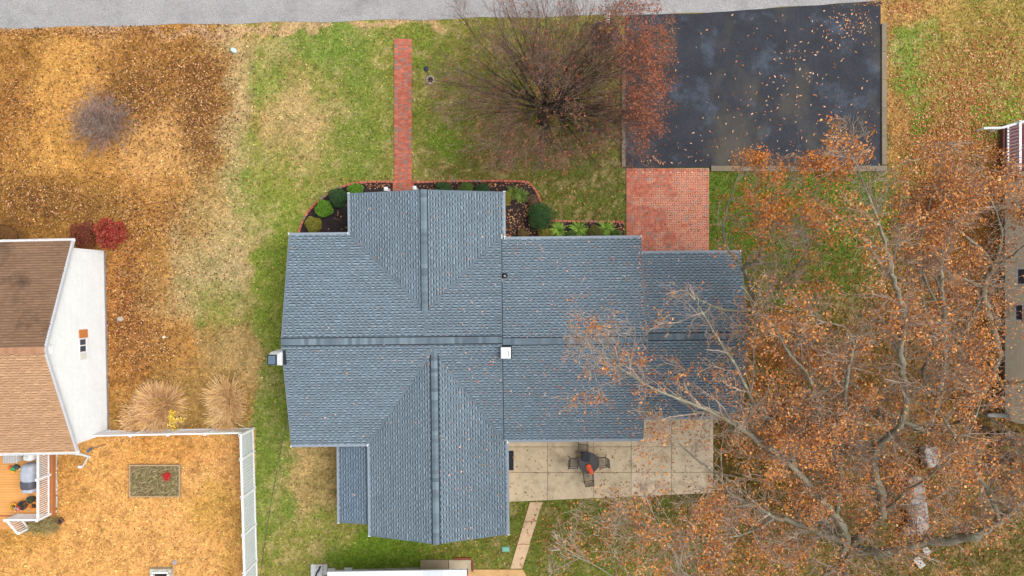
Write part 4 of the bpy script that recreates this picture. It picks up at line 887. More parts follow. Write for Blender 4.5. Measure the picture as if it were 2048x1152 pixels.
def orn_grass(px, py, r, h, label, n=1900, cols=None):
    p = G(px, py, .4); t = thing('ornamental_grass', (p.x, p.y, 0), label, 'grass clump', 'ornamental grasses by the picket fence')
    mb = MB(S(150, 110, 66)); mb.lathe((p.x, p.y, 0), [(.32, 0), (.26, .2), (.05, .3)], 10); mb.build('crown_base', m_leaf, t)
    for k in range(6):
      straws('blades', (p.x + rng.gauss(0, r * .26), p.y + rng.gauss(0, r * .26), .1), n // 6, r * rng.uniform(.55, .95), h * rng.uniform(.7, 1.1), cols or [S(236, 194, 140), S(222, 176, 124), S(244, 208, 160), S(200, 150, 106), S(234, 186, 100), S(184, 132, 96)], t, lean=.5, w=.021, seg=4, base=.34, scat=.9)
orn_grass(318, 812, 1.5, 1.5, 'large sprawling tan ornamental grass left of the yellow shrub', 2600); orn_grass(455, 816, 1.3, 1.4, 'round tan ornamental grass nearest the fence corner', 2200, [S(230, 192, 136), S(214, 172, 118), S(240, 206, 152), S(188, 142, 100), S(226, 180, 108)])
orn_grass(275, 840, .85, .9, 'small orange tan grass tuft at the white gable end of the fence', 900)
p = G(350, 838, .8); t = thing('yellow_shrub', (p.x, p.y, 0), 'thin shrub with bright yellow leaves against the picket fence', 'shrub'); segs = []; pts = []
for k in range(14):
    az = rng.uniform(0, 6.28); q = Vector((p.x + math.cos(az) * rng.uniform(.1, .4), p.y + math.sin(az) * rng.uniform(.1, .6), rng.uniform(.7, 1.5))); segs.append((Vector((p.x, p.y, 0)), q, .012, .005)); pts += [(q.x + rng.gauss(0, .09), q.y + rng.gauss(0, .09), q.z + rng.gauss(0, .08)) for _ in range(16)]
seg_obj('stems', segs, t, [S(110, 90, 70)], m_bark2); leaf_obj('foliage', pts, .1, [S(246, 206, 66), S(232, 186, 50), S(250, 220, 100)], t, .4)
straws_t = thing('dry_weeds', G(78, 1048), 'tangle of dry weeds growing below the deck steps', 'weeds'); straws('stems', (0, 0, 0), 800, .4, .5, [S(176, 160, 110), S(140, 140, 80), S(120, 120, 66), S(190, 160, 120)], straws_t, w=.013, rect=(G(52, 0).x, G(118, 0).x, G(0, 1062).y, G(0, 1032).y))

# ------------------------------------------------------------------ front yard ornaments
p = G(861, 160); t = thing('lamp_post', p, 'thin garden lamp post with dark globe beside the brick walk', 'lamp')
mb = MB(S(190, 186, 182)); mb.tube([(p.x, p.y, 0), (p.x, p.y, 1.75)], .025, 8); mb.build('pole', m_metal, t)
mb = MB(S(66, 72, 92)); mb.superell((p.x, p.y, 1.9), (.125, .125, .15), 1, 14, 9); mb.build('globe', m_clay, t, smooth=True); mb = MB(S(50, 54, 66)); mb.lathe((p.x, p.y, 1.98), [(.15, 0), (.13, .04), (.03, .1)], 14); mb.build('lamp_cap', m_paint, t)
for k in range(11):
    a = 2 * math.pi * k / 11; mb = MB(jit(S(206, 196, 188), .12)); mb.superell((p.x + .2 * math.cos(a), p.y + .2 * math.sin(a), .05), (.06, .06, .06), 1, 8, 6, bumpy=.1); mb.build('base_stone', m_conc, t)
mb = MB(S(130, 104, 104)); mb.lathe((p.x, p.y, 0), [(.15, 0), (.14, .06), (.02, .1)], 10); mb.build('soil', m_mulch, t)
p = G(1209, 56); t = thing('mailbox', p, 'white mailbox on a white post by the street', 'mailbox')
mb = MB(); mb.box(p.x - .06, p.x + .06, p.y - .06, p.y + .06, 0, 1.15); mb.build('post', m_white, t)
mb = MB(); mb.loft([[(p.x + a, y_, 1.14 + b) for a, b in ((-.11, 0), (.11, 0), (.11, .16), (.075, .23), (0, .26), (-.075, .23), (-.11, .16))] for y_ in (p.y - .22, p.y + .34)]); bx_ = mb.build('box_body', m_white, t)
mb = MB(S(70, 60, 84)); mb.box(p.x - .113, p.x + .113, p.y - .02, p.y + .03, 1.13, 1.415); mb.build('band', m_paint, bx_); mb = MB(S(190, 50, 50)); mb.box(p.x + .112, p.x + .13, p.y + .1, p.y + .14, 1.25, 1.5); mb.build('flag', m_paint, bx_)
mb = MB(); mb.bar((p.x, p.y + .02, .75), (p.x, p.y + .3, 1.13), .07); mb.build('brace', m_white, t)
c = G(1208, 72); mb = MB(S(64, 50, 56)); mb.lathe((c.x, c.y, -.02), [(.82, 0), (.8, .07), (.4, .11), (.05, .12)], 26); tag(mb.build('mailbox_bed', m_mulch), 'round mulch bed around the mailbox', kind='structure')
t = thing('stone_ring', c, 'ring of small pale stones edging the mailbox bed', 'edging')
for k in range(30):
    a = 2 * math.pi * k / 30; mb = MB(jit(S(150, 120, 112), .15)); mb.superell((c.x + .85 * math.cos(a), c.y + .85 * math.sin(a), .05), (.085, .07, .07), .9, 8, 6, rz=a + 1.57, bumpy=.1); mb.build('stone', m_conc, t)
def flowers(px, py, r, h, cols, label, n=350, size=.06):
    p = G(px, py, h); t = thing('flower_clump', (p.x, p.y, 0), label, 'flowers', 'flowers around the mailbox')
    mb = MB(S(60, 80, 40)); mb.lathe((p.x, p.y, .03), [(r * .6, 0), (r * .85, h * .6), (r * .3, h)], 10); mb.build('stems', m_leaf, t)
    leaf_obj('blooms', [(p.x + rng.gauss(0, r * .5), p.y + rng.gauss(0, r * .5), h + rng.uniform(-.06, .08)) for _ in range(n)], size, cols, t, .5)
flowers(1203, 58, .16, .3, [S(226, 206, 40), S(206, 180, 30)], 'yellow flower clump left of the mailbox post', 200); flowers(1218, 59, .15, .3, [S(214, 190, 40), S(196, 150, 40)], 'yellow flower clump right of the mailbox post', 170)
flowers(1228, 72, .26, .35, [S(226, 184, 196), S(196, 130, 160), S(150, 80, 120)], 'pink flower clump at the right of the mailbox bed', 420)
flowers(1195, 74, .3, .3, [S(110, 60, 84), S(86, 48, 66), S(70, 44, 52)], 'dark purple leaved plant at the left of the mailbox bed', 420, .07); flowers(1210, 85, .28, .25, [S(96, 66, 72), S(74, 60, 62), S(110, 90, 90)], 'dusky purple plant at the bottom of the mailbox bed', 380, .07)

# ------------------------------------------------------------------ patio furniture
pzt = .08
def chair_make():
    t = thing('patio_chair', (0, 0, 0), 'x', 'chair', 'patio chairs around the table'); parts = []
    def part(nm_, fn): mb = MB(); fn(mb); parts.append(mb.build(nm_, m_metal, t))
    def seat(mb):
        for q in ((-.24, -.22, .24, -.22), (-.24, .22, .24, .22)): mb.bar((q[0], q[1], .42), (q[2], q[3], .42), .03)
        for x in (-.24, .24): mb.bar((x, -.22, .42), (x, .22, .42), .03)
        for k in range(9): x = -.2 + .05 * k; mb.bar((x, -.22, .425), (x, .22, .425), .016, .01)
    def back(mb):
        for x in (-.24, .24): mb.bar((x, -.22, .42), (x, -.36, .98), .03)
        for k in range(6): f = .25 + .15 * k; mb.bar((-.24, -.22 - .14 * f, .42 + .56 * f), (.24, -.22 - .14 * f, .42 + .56 * f), .022 if k < 5 else .04, .022)
    part('seat', seat); part('backrest', back)
    for x in (-.27, .27):
        part('armrest', lambda mb: (mb.bar((x, -.26, .64), (x, .2, .66), .045, .025), mb.bar((x, .2, .65), (x, .2, .42), .025)))
        part('leg', lambda mb: mb.bar((x * .9, .2, .42), (x, .27, 0), .03)); part('leg', lambda mb: mb.bar((x * .9, -.22, .42), (x, -.33, 0), .03))
    return t
ch0 = chair_make()
def dup(root, loc, rz, label):
    r = root.copy(); sc.collection.objects.link(r); r.location = loc; r.rotation_euler = (0, 0, rz); r['label'] = label
    for ch_ in root.children:
        c_ = ch_.copy(); sc.collection.objects.link(c_); c_.parent = r
    return r
tc_ = G(1176, 922, .4); tc_.z = pzt
spots = [(1165, 897, math.pi - .1, 'dark metal patio chair on the house side of the round table'), (1148, 925, -math.pi / 2 - .04, 'dark metal patio chair left of the round table'), (1203, 923, math.pi / 2 + .05, 'dark metal patio chair right of the round table'), (1176, 954, .12, 'dark metal patio chair on the lawn side of the round table')]
for k, (px_, py_, rz, lb) in enumerate(spots):
    p = G(px_, py_, .45); p.z = pzt
    if k: dup(ch0, p, rz, lb)
for k in (0,): p = G(*spots[0][:2], .45); ch0.location = (p.x, p.y, pzt); ch0.rotation_euler = (0, 0, spots[0][2]); ch0['label'] = spots[0][3]
tb = thing('patio_table', tc_, 'round patio table with dark glass top', 'table')
mb = MB(S(66, 66, 70)); mb.lathe((tc_.x, tc_.y, pzt + .7), [(.56, 0), (.56, .012)], 30); mb.build('table_top', M('smoked_glass', S(74, 72, 72), .12, .1, 3, 0, spec=.6), tb)
mb = MB(); mb.tube([(tc_.x + .57 * math.cos(a), tc_.y + .57 * math.sin(a), pzt + .706) for a in [2 * math.pi * k / 28 for k in range(29)]], .02, 6); mb.build('rim', m_metal, tb)
for k in range(4): a = .785 + k * 1.5708; mb = MB(); mb.tube([(tc_.x + .5 * math.cos(a), tc_.y + .5 * math.sin(a), pzt), (tc_.x + .36 * math.cos(a), tc_.y + .36 * math.sin(a), pzt + .35), (tc_.x + .46 * math.cos(a), tc_.y + .46 * math.sin(a), pzt + .7)], .018, 6); mb.build('leg', m_metal, tb)
p = G(1172, 913, .8); t = thing('cushion', (p.x, p.y, pzt + .713), 'black seat cushion lying on the round patio table', 'cushion'); mb = MB(S(46, 48, 54)); mb.superell((p.x, p.y, pzt + .76), (.24, .27, .045), .4, 20, 9, rz=-.1); mb.build('pad', m_paint, t, smooth=True); mb = MB(S(60, 62, 70)); mb.superell((p.x, p.y, pzt + .76), (.25, .28, .012), .4, 20, 5, rz=-.1); mb.build('piping', m_paint, t)
p = G(1179, 937, .8); t = thing('orange_bundle', (p.x, p.y, pzt + .713), 'bright orange folded cloth on the round patio table', 'cloth')
for k, (dx_, dy_, r_) in enumerate(((-.04, .06, (.15, .2, .05)), (.06, -.1, (.12, .22, .045)))): mb = MB(jit(S(236, 92, 50), .05)); mb.superell((p.x + dx_, p.y + dy_, pzt + .765 + .03 * k), r_, .7, 18, 9, rz=.25 + .1 * k, bumpy=.06); mb.build('fold', m_paint, t, smooth=True)
p = G(1021, 920); t = thing('door_mat', (p.x, p.y, .08), 'black door mat at the back door beside the rear gable', 'mat'); mb = MB(S(44, 46, 54)); a_, b_ = G(1009, 939), G(1026.5, 901.5); mb.box(a_.x, b_.x, a_.y, b_.y, .083, .1, bev=.006); o = mb.build('pad', M('rubber', S(46, 48, 56), .9, .2, 30, 0, bump=.6, bscale=90), t)
mb = MB(S(38, 38, 44)); mb.box(a_.x - .02, b_.x + .02, a_.y - .02, b_.y + .02, .081, .09); mb.build('border', m_dark, t)

# ------------------------------------------------------------------ white roofed shed at the bottom edge
sh = thing('shed', G(790, 1200), 'shed with flat white metal roof at the bottom edge behind the house', 'shed')
a_, b_ = G(655, 1290, 2.4), G(934, 1139.5, 2.4)
mb = MB(S(232, 236, 244)); mb.loft([[(a_.x, a_.y, 2.3), (b_.x, a_.y, 2.3), (b_.x, b_.y, 2.3), (a_.x, b_.y - .12, 2.3)], [(a_.x, a_.y, 2.42), (b_.x, a_.y, 2.42), (b_.x, b_.y, 2.42), (a_.x, b_.y - .12, 2.42)]]); rf = mb.build('roof', m_paint, sh)
mb = MB(S(206, 212, 218)); p, q = G(846, 1290, 2.43), G(886, 1142, 2.43); mb.box(p.x, q.x, p.y, q.y, 2.421, 2.435); mb.build('skylight', m_clay, rf)
for k in range(7): x = a_.x + .5 + k * .95; mb = MB(S(222, 226, 234)); mb.box(x, x + .03, a_.y, b_.y - .13, 2.421, 2.433); mb.build('seam', m_paint, rf)
mb = MB(S(140, 70, 58)); mb.box(b_.x + .003, b_.x + .05, a_.y, b_.y, 2.25, 2.44); mb.build('edge_trim', m_paint, sh)
mb = MB(S(205, 205, 200)); mb.box(a_.x + .15, b_.x - .12, a_.y + .1, G(0, 1156).y, 0, 2.3); mb.build('wall', m_paint, sh)
for x in (a_.x + .2, (a_.x + b_.x) / 2, b_.x - .2): mb = MB(); mb.box(x - .05, x + .05, b_.y - 1.15, b_.y - 1.05, 0, 2.3); mb.build('post', m_white, sh)
t = thing('drain_hose', G(636, 1143), 'short dark blue drain hose lying on the pale pavers by the shed', 'hose'); mb = MB(S(44, 46, 80)); mb.tube([G(640, 1134, .13), G(638.5, 1139, .13), G(633, 1147, .13), G(630, 1158, .13), G(640, 1170, .13)], .05, 8); mb.build('pipe', m_paint, t); mb = MB(S(60, 62, 90)); mb.tube([G(640, 1133, .13), G(639.7, 1135.5, .13)], .065, 8); mb.build('coupling', m_paint, t)
pv = thing('paver_row', G(740, 1140), 'row of grey pavers along the white roofed shed', 'pavers')
for x0, x1, y0, y1, c_ in ((622, 646, 1128, 1160, S(206, 208, 206)), (647, 655, 1128, 1150, S(196, 200, 198)), (656, 671, 1136, 1150, S(198, 200, 198)), (672, 688, 1139, 1150, S(176, 170, 160)), (689, 705, 1135, 1150, S(198, 202, 200)), (706, 740, 1138, 1152, S(164, 160, 148)), (741, 772, 1137, 1152, S(158, 154, 140)), (773, 806, 1136, 1152, S(162, 158, 146)), (807, 839, 1135, 1152, S(156, 152, 140))):
    p, q = G(x0, y1), G(x1, y0); mb = MB(jit(c_, .05)); mb.box(p.x, q.x, p.y, q.y, -.03, .06 + rng.uniform(0, .02), bev=.012); mb.build('paver', m_conc, pv)
# overhead cable to the house corner
mb = MB(S(70, 66, 62)); e0 = G(577, 822, 3.1); e1 = G(543, 1000, 4.0); e2 = G(520, 1152, 4.6); e3 = G(470, 1500, 6.5)
mb.tube([Vector(q) for q in bez([tuple(e0), tuple(e1), tuple(e2), tuple(e3)], 8)], .014, 5); t = thing('service_cable', e0, 'thin dark service cable running down from the left roof corner', 'cable'); mb.build('wire', m_paint, t)
mb = MB(S(220, 220, 220)); mb.tube([e0, e0 + Vector((-.05, .15, -.25)), Vector((e0.x + .1, e0.y + .2, 1.2))], .03, 6); mb.build('conduit', m_paint, t)

# ------------------------------------------------------------------ house on the right, at the frame edge
rh = thing('house', G(2060, 600), 'beige sided house at the right edge behind the oaks', 'house')
WX = G(2007, 0).x; y0r, y1r = G(0, 838).y, G(0, 352).y; m_sd = m_paint
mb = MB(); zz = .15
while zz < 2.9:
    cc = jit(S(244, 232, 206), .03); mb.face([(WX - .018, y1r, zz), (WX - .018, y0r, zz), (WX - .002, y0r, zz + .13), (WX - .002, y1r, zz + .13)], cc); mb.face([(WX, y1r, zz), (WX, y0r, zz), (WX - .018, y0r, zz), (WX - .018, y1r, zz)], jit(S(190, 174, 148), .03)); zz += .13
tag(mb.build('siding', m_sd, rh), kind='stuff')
mb = MB(S(190, 174, 148)); mb.box(WX + .003, WX + 9, y0r, y1r, -.1, 2.95); mb.build('wall', m_sd, rh)
mb = MB(S(120, 108, 98)); mb.box(WX - .03, WX, y0r, y1r, -.1, .14); mb.build('foundation', m_conc, rh)
mb = MB(); shingle_plane(mb, (WX - .08, y1r + .3, 2.95), (0, -1, 0), (cN, 0, nN), 5 / cN, lambda v: [(0, y1r - y0r + .6)], (S(110, 100, 92), S(126, 114, 104), S(76, 68, 62))); tag(mb.build('roof_shingles', m_shingle, rh), kind='stuff')
mb = MB(); mb.loft([[(WX - .06, y, 2.9), (WX + 4.9, y, 2.9 + 4.98 * ns), (WX + 9.6, y, 2.92), (WX + 9.6, y, 2.8), (WX - .06, y, 2.8)] for y in (y0r - .25, y1r + .25)]); mb.build('fascia', m_white, rh)
for yc, z0 in ((423, 1.15), (553, 1.05), (625, .9)):
    y = G(0, yc, 1.4).y; mb = MB(S(60, 70, 80)); mb.box(WX - .025, WX - .019, y - .4, y + .4, z0 + .1, z0 + 1.2); wn = mb.build('window', m_glass, rh)
    mb = MB()
    for q in ((y - .5, y - .4, z0, z0 + 1.3), (y + .4, y + .5, z0, z0 + 1.3), (y - .4, y + .4, z0, z0 + .1), (y - .4, y + .4, z0 + 1.2, z0 + 1.3), (y - .4, y + .4, z0 + .62, z0 + .67)): mb.box(WX - .06, WX - .02, q[0], q[1], q[2], q[3])
    mb.build('frame', m_white, wn)
mb = MB(S(70, 74, 84)); p = G(2033, 357, .9); mb.box(WX - .12, WX - .02, p.y - .1, p.y + .1, .85, 1.1); mb.build('meter_box', m_paint, rh)
po = thing('porch', G(2030, 295), 'maroon floored porch with white railing at the right edge', 'porch')
fy0, fy1 = y1r + .02, G(0, 252).y; fzp = .28; k = 0; x = G(2010, 0, fzp).x
mb = MB(S(112, 72, 60)); mb.box(x - .12, x, fy0, fy1, 0, fzp + .02); mb.build('rim_board', m_wood, po)
y = fy0
while y < fy1: mb = MB(jit(S(96, 44, 50), .08)); mb.box(x + .002, x + 4, y, y + .13, fzp - .05, fzp, bev=.004); mb.build('deck_board', m_wood, po); y += .137
xr = x + .1
for z, w in ((fzp + 1.02, .12), (fzp + .1, .09)): mb = MB(); mb.bar((xr, fy0 + .02, z), (xr, fy1 - .05, z), w, .06); mb.build('rail', m_white, po)
for k in range(15): y = fy0 + .1 + k * (fy1 - fy0 - .2) / 14; mb = MB(); mb.box(xr - .03, xr + .03, y - .03, y + .03, fzp + .13, fzp + 1.0); mb.build('baluster', m_white, po)
for y in (fy0 + .4, fy1 - .06): mb = MB(); mb.box(xr - .055, xr + .055, y - .055, y + .055, 0, fzp + 1.05); mb.build('post', m_white, po)
mb = MB(); hr = [G(1968, 256.5, .6), G(2004, 255.5, .95), G(2058, 240, 1.35)]
for a_, b_ in zip(hr[:-1], hr[1:]): mb.bar(a_, b_, .12, .07)
mb.build('handrail', m_white, po)
for q in (hr[0], hr[1]): mb = MB(); mb.box(q.x - .04, q.x + .04, q.y - .04, q.y + .04, 0, q.z - .036); mb.build('rail_post', m_white, po)
p = G(1992, 318); t = thing('bare_soil_patch', p, 'bare brown soil patch below the porch', 'soil'); mb = MB(); mb.prism([tuple(G(*q))[:2] for q in ((1985, 324), (1998, 296), (2009, 272), (2010, 338), (1990, 330))], -.03, .03); mb.build('soil', M('soil', S(92, 70, 50), 1, .3, 12, .1, 2, bump=.8, bscale=25), t)
# grey things under the oaks
t = thing('tarpaulin_heap', G(1845, 975), 'grey weathered tarpaulin heap half hidden under the oak leaves', 'tarpaulin'); mt_ = M('tarp', S(150, 144, 140), .9, .3, 4, .2, 1, bump=1.0, bscale=4, tint=S(110, 88, 66), tscale=1.6, tlo=.5, thi=.68)
for nm_, px_, py_, r_ in (('tarp', 1838, 1012, (.5, 1.6, .35)), ('tarp_fold', 1866, 915, (.42, .6, .35)), ('tarp_fold', 1838, 1062, (.8, .25, .3))): p = G(px_, py_, .6); mb = MB(); mb.superell((p.x, p.y, .3), r_, .35, 24, 12, rz=.12, bumpy=.03); mb.build(nm_, mt_, t)
t = thing('broken_boards', G(1840, 1110), 'split white boards lying beneath the thick oak limb', 'boards')
for a_, b_ in (((1829, 1118), (1843, 1136)), ((1834, 1114), (1849, 1132)), ((1846, 1096), (1856, 1110)), ((1851, 1095), (1860, 1106))): mb = MB(jit(S(186, 182, 174), .08)); p, q = G(*a_, .15), G(*b_, .2); mb.bar(p, q, .2, .03); mb.build('board', m_wood, t)
p = G(2005, 832, .6); t = thing('grey_bench', p, 'curved grey slab lying by the beige house corner', 'slab'); mb = MB(S(170, 168, 164)); mb.superell((p.x, p.y, .45), (.75, .12, .05), .6, 20, 7, rz=-.04); mb.build('slab', m_conc, t, smooth=True)
for d in (-.5, .5): mb = MB(S(130, 128, 124)); mb.box(p.x + d - .06, p.x + d + .06, p.y - .09, p.y + .09, 0, .42); mb.build('leg', m_conc, t)
t = thing('wood_pile', G(1985, 880), 'dark heap of logs against the corner of the beige house', 'logs')
for k in range(22):
    p = G(rng.uniform(1950, 2040), rng.uniform(850, 960), 0); a = rng.uniform(-.4, .4) + (1.57 if rng.random() < .3 else 0); L_ = rng.uniform(.5, 1.1); r = rng.uniform(.07, .14)
    mb = MB(jit(S(84, 66, 56), .25)); mb.tube([(p.x - math.cos(a) * L_ / 2, p.y - math.sin(a) * L_ / 2, r), (p.x + math.cos(a) * L_ / 2, p.y + math.sin(a) * L_ / 2, r + .03)], r, 7); mb.build('log', m_bark2, t)

# ------------------------------------------------------------------ trees
def smooth_poly(pts, n=5):
    W = [tuple(G(p[0], p[1], p[2])) + (p[3],) for p in pts]
    q = bez(W, n); out = []
    for k, a in enumerate(q):
        j = a[3] * .35
        j = min(.06, a[3] * .22); out.append((Vector((a[0] + rng.gauss(0, j), a[1] + rng.gauss(0, j), a[2] + rng.gauss(0, j))), max(.008, a[3] * .74 * rng.uniform(.9, 1.1))))
    return out
def rand_perp(d):
    v = Vector((rng.gauss(0, 1), rng.gauss(0, 1), rng.gauss(0, 1))); v = v - d * v.dot(d)
    return v.normalized() if v.length > 1e-4 else Vector((1, 0, 0))
def grow(p, d, L_, r, lev, par, segs, tips, ok, rm=.0088):
    n, wig, ang, lens, prob, up = par[lev]
    cur = d.copy(); q = p
    for s in range(n):
        cur = (cur + Vector((rng.gauss(0, wig), rng.gauss(0, wig), rng.gauss(0, wig * .8) + up))).normalized()
        nx_ = q + cur * (L_ / n); f0 = 1 - s / n; f1 = 1 - (s + 1) / n
        if not ok(nx_): return
        segs.append((q, nx_, max(rm, r * (.25 + .75 * f0)), max(rm * .8, r * (.25 + .75 * f1))))
        if lev + 1 < len(par):
            k = int(prob) + (1 if rng.random() < prob - int(prob) else 0)
            for _ in range(k):
                a = rng.uniform(*ang); dd = (cur * math.cos(a) + rand_perp(cur) * math.sin(a)); dd.z = dd.z * .75 + .08; dd.normalize()
                grow(q.lerp(nx_, rng.random()), dd, rng.uniform(*lens) * (.6 + .4 * f0), max(.005, r * .5 * (f0 * .5 + .5)), lev + 1, par, segs, tips, ok, rm)
        if lev >= len(par) - 2 and s >= n // 2: tips.append(nx_)
        q = nx_
def project(v): return unG(v.x, v.y, v.z)

OAKL = [S(202, 132, 66), S(186, 112, 50), S(214, 152, 90), S(166, 96, 46), S(206, 136, 54), S(220, 168, 112), S(192, 124, 74), S(150, 86, 42)]
OAKP = [(4, .16, (.5, 1.1), (.9, 1.7), 1.5, .03), (4, .2, (.45, 1.1), (.35, .8), 1.5, .03), (3, .26, (0, 0), (0, 0), 0, .02)]
HOLES = [(1560, 520, 80, 60, .75), (1400, 600, 110, 110, .35), (1420, 740, 80, 90, .15), (1590, 500, 95, 60, .75), (1640, 600, 60, 50, .35), (1620, 380, 60, 35, .5), (1440, 760, 40, 160, .3), (1340, 620, 140, 110, .72), (1230, 700, 140, 130, .66), (1330, 900, 90, 60, .55), (1150, 1060, 120, 80, .7), (1270, 960, 110, 60, .5), (1680, 920, 50, 35, .7), (1750, 1090, 90, 25, .6), (1900, 1100, 80, 30, .6), (1450, 920, 25, 70, .4), (2030, 600, 30, 200, .45), (1480, 470, 40, 40, .5), (1500, 560, 30, 80, .6), (1920, 970, 60, 50, .4)]
def leaf_ok(x, y):
    k = 1.0
    for hx, hy, rx, ry, s in HOLES: k *= 1 - s * math.exp(-((x - hx) / rx) ** 2 - ((y - hy) / ry) ** 2)
    if x < 1480 and 300 < y < 880: k *= .75
    if x < 1180: k *= max(0, (x - 1105) / 75)
    return rng.random() < k
def oak_ok(v):
    x, y = project(v)
    if v.z < 3.2: return False
    if y < 335 and not (1650 < x < 1745 and y > 228 or x > 1790 and y > 280 or 1440 < x < 1650 and y > 305): return False
    if x < 1108 + 60 * math.sin(y * .021) * .3: return False
    if x < 1300 and y < 560: return False
    if 1300 < x < 1500 and 480 < y < 830 and rng.random() < .2: return False
    if x < 1425 and y < 505: return False
    if 1200 < x < 1420 and y < 560: return False
    return True
def big_tree(name, trunk, limbs, label, dens=1.0, leaves=5, keep=.5, par=OAKP, l1=(1.3, 2.8), cols=OAKL, size=.115, bark=None, step=.5):
    bark = bark or [S(134, 128, 110), S(122, 116, 100), S(146, 140, 120)]
    b0 = G(*trunk[0][:3]); t = thing(name, (b0.x, b0.y, 0), label, 'tree', 'oak trees on the right')
    mb = MB(bark[0]); tp = smooth_poly(trunk, 5); mb.tube([p for p, r in tp], [r for p, r in tp], 12); mb.build('trunk', m_bark, t, smooth=True)
    segs, tips, axis = [], [], []
    for lm in limbs:
        lp = smooth_poly(lm, 5); axis += [(p.x, p.y, r) for p, r in lp if r > .05]; mb = MB(rng.choice(bark)); mb.tube([p for p, r in lp], [r for p, r in lp], 9); mb.build('limb', m_bark, t, smooth=True)
        tot = 0
        for (p, r), (q, r2) in zip(lp[:-1], lp[1:]):
            L_ = (q - p).length; tot += L_; d = (q - p).normalized() if L_ > 1e-5 else Vector((0, 0, 1))
            for _ in range(1 + int(L_ / step) if rng.random() < min(1, L_ / step) * dens else 0):
                if tot < 1.4: continue
                a = rng.uniform(.5, 1.15); dd = d * math.cos(a) + rand_perp(d) * math.sin(a); dd.z = dd.z * .6 + .15; dd.normalize()
                grow(p.lerp(q, rng.random()), dd, rng.uniform(*l1) * (.7 if r > .15 else 1), min(.05, r * .5) + .008, 0, par, segs, tips, oak_ok)
        p, r = lp[-1]; d = (lp[-1][0] - lp[-2][0]).normalized()
        for _ in range(3): grow(p, (d + rand_perp(d) * .35).normalized(), rng.uniform(1.0, 2.0), .022, 0, par, segs, tips, oak_ok)
    seg_obj('twigs', segs, t, [S(188, 170, 154), S(170, 154, 138), S(202, 182, 164), S(182, 158, 142)], m_bark2)
    pts = []; AX = np.array(axis)
    for q in tips:
        x, y = project(q)
        # leaves hang in clumps at the twig ends, clear of the main limbs
        if rng.random() > keep * min(1.7, max(.12, (float(fbm(q.x * 10 + q.z * 4, q.y * 10, .11, 2)) - .3) * 4.2)) or not leaf_ok(x, y): continue
        if rng.random() < .85 and np.any(np.hypot(AX[:, 0] - q.x, AX[:, 1] - q.y) < AX[:, 2] + .2): continue
        for _ in range(leaves if rng.random() < .75 else leaves // 2): pts.append((q.x + rng.gauss(0, .13), q.y + rng.gauss(0, .13), q.z + rng.gauss(0, .1)))
    leaf_obj('foliage', pts, size, cols, t, .55)
    print(name, 'segs', len(segs), 'leaves', len(pts))
big_tree('oak_tree', [(1612, 1024, 0, .52), (1630, 1037, 1.2, .42), (1652, 1055, 2.5, .39), (1698, 1090, 5, .36)], [
  [(1698,1090,4.8,.3),(1674,1038,6.5,.24),(1594,941,8.5,.19),(1519,883,10,.15),(1432,828,11,.1),(1346,793,11.5,.07),(1285,765,12,.05),(1186,695,12.5,.02)],
  [(1594,941,8.5,.15),(1552,851,10,.13),(1514,817,10.5,.11),(1477,742,11.5,.09),(1435,676,12,.06),(1390,600,12.5,.025)],
  [(1698,1090,4.8,.3),(1762,1030,7,.25),(1755,960,8.5,.23),(1749,903,9.5,.2),(1795,860,10.5,.18),(1812,800,11.2,.17),(1800,709,12.2,.16),(1808,630,12.8,.15),(1795,582,13.3,.13),(1778,520,13.8,.1),(1760,450,14.2,.07),(1720,350,14.5,.045),(1700,290,14.8,.02)],
  [(1698,1090,4.8,.33),(1760,1105,6,.31),(1850,1085,7,.3),(1930,1078,8,.28),(1985,1050,9,.22),(2048,1000,10,.17),(2120,950,11,.06)],
  [(1698,1090,4.8,.22),(1607,1051,6.5,.17),(1552,1035,7.5,.14),(1510,1012,8.5,.12),(1465,990,9,.1),(1423,941,9.8,.08),(1395,920,10,.06),(1340,870,10.5,.025)],
  [(1698,1090,4.8,.2),(1690,1120,6,.17),(1600,1180,8,.13),(1480,1200,9,.11),(1375,1152,10,.09),(1343,1097,10.5,.055),(1310,1040,11,.02)],
  [(1698,1090,4.8,.2),(1684,1110,6,.17),(1705,1180,7.5,.13),(1780,1240,9,.06)],
  [(1985,1050,9,.17),(1995,1033,9.3,.14),(1976,981,10,.13),(1953,950,10.5,.11),(1930,905,11,.09),(1890,840,11.8,.055),(1860,790,12,.02)],
  [(1925,890,11.1,.07),(1945,850,11.8,.055),(1960,800,12.3,.035),(1955,755,12.5,.015)],
  [(1674,1038,6.5,.15),(1680,940,8.5,.13),(1690,850,10,.12),(1694,760,11.2,.1),(1710,690,12,.08),(1735,650,12.5,.05),(1785,635,13,.02)],
  [(1710,690,12,.06),(1690,655,12.5,.045),(1650,645,13,.02)],
  [(1680,940,8.5,.1),(1650,850,10,.1),(1618,756,11,.085),(1587,718,11.5,.07),(1565,684,12,.05),(1542,639,12.3,.02)],
  [(1552,1035,7.5,.08),(1480,1070,9,.06),(1380,1075,10,.04),(1280,1050,10.5,.02)],
  [(1480,1200,9,.07),(1300,1190,10,.05),(1190,1130,10.5,.03),(1120,1100,10.8,.015)],
  [(1762,1030,7,.12),(1810,985,8.5,.1),(1850,960,9.5,.06),(1880,930,10.5,.03)],
 ], 'biggest oak with thick grey limbs reaching over patio and garage roof', dens=.95)
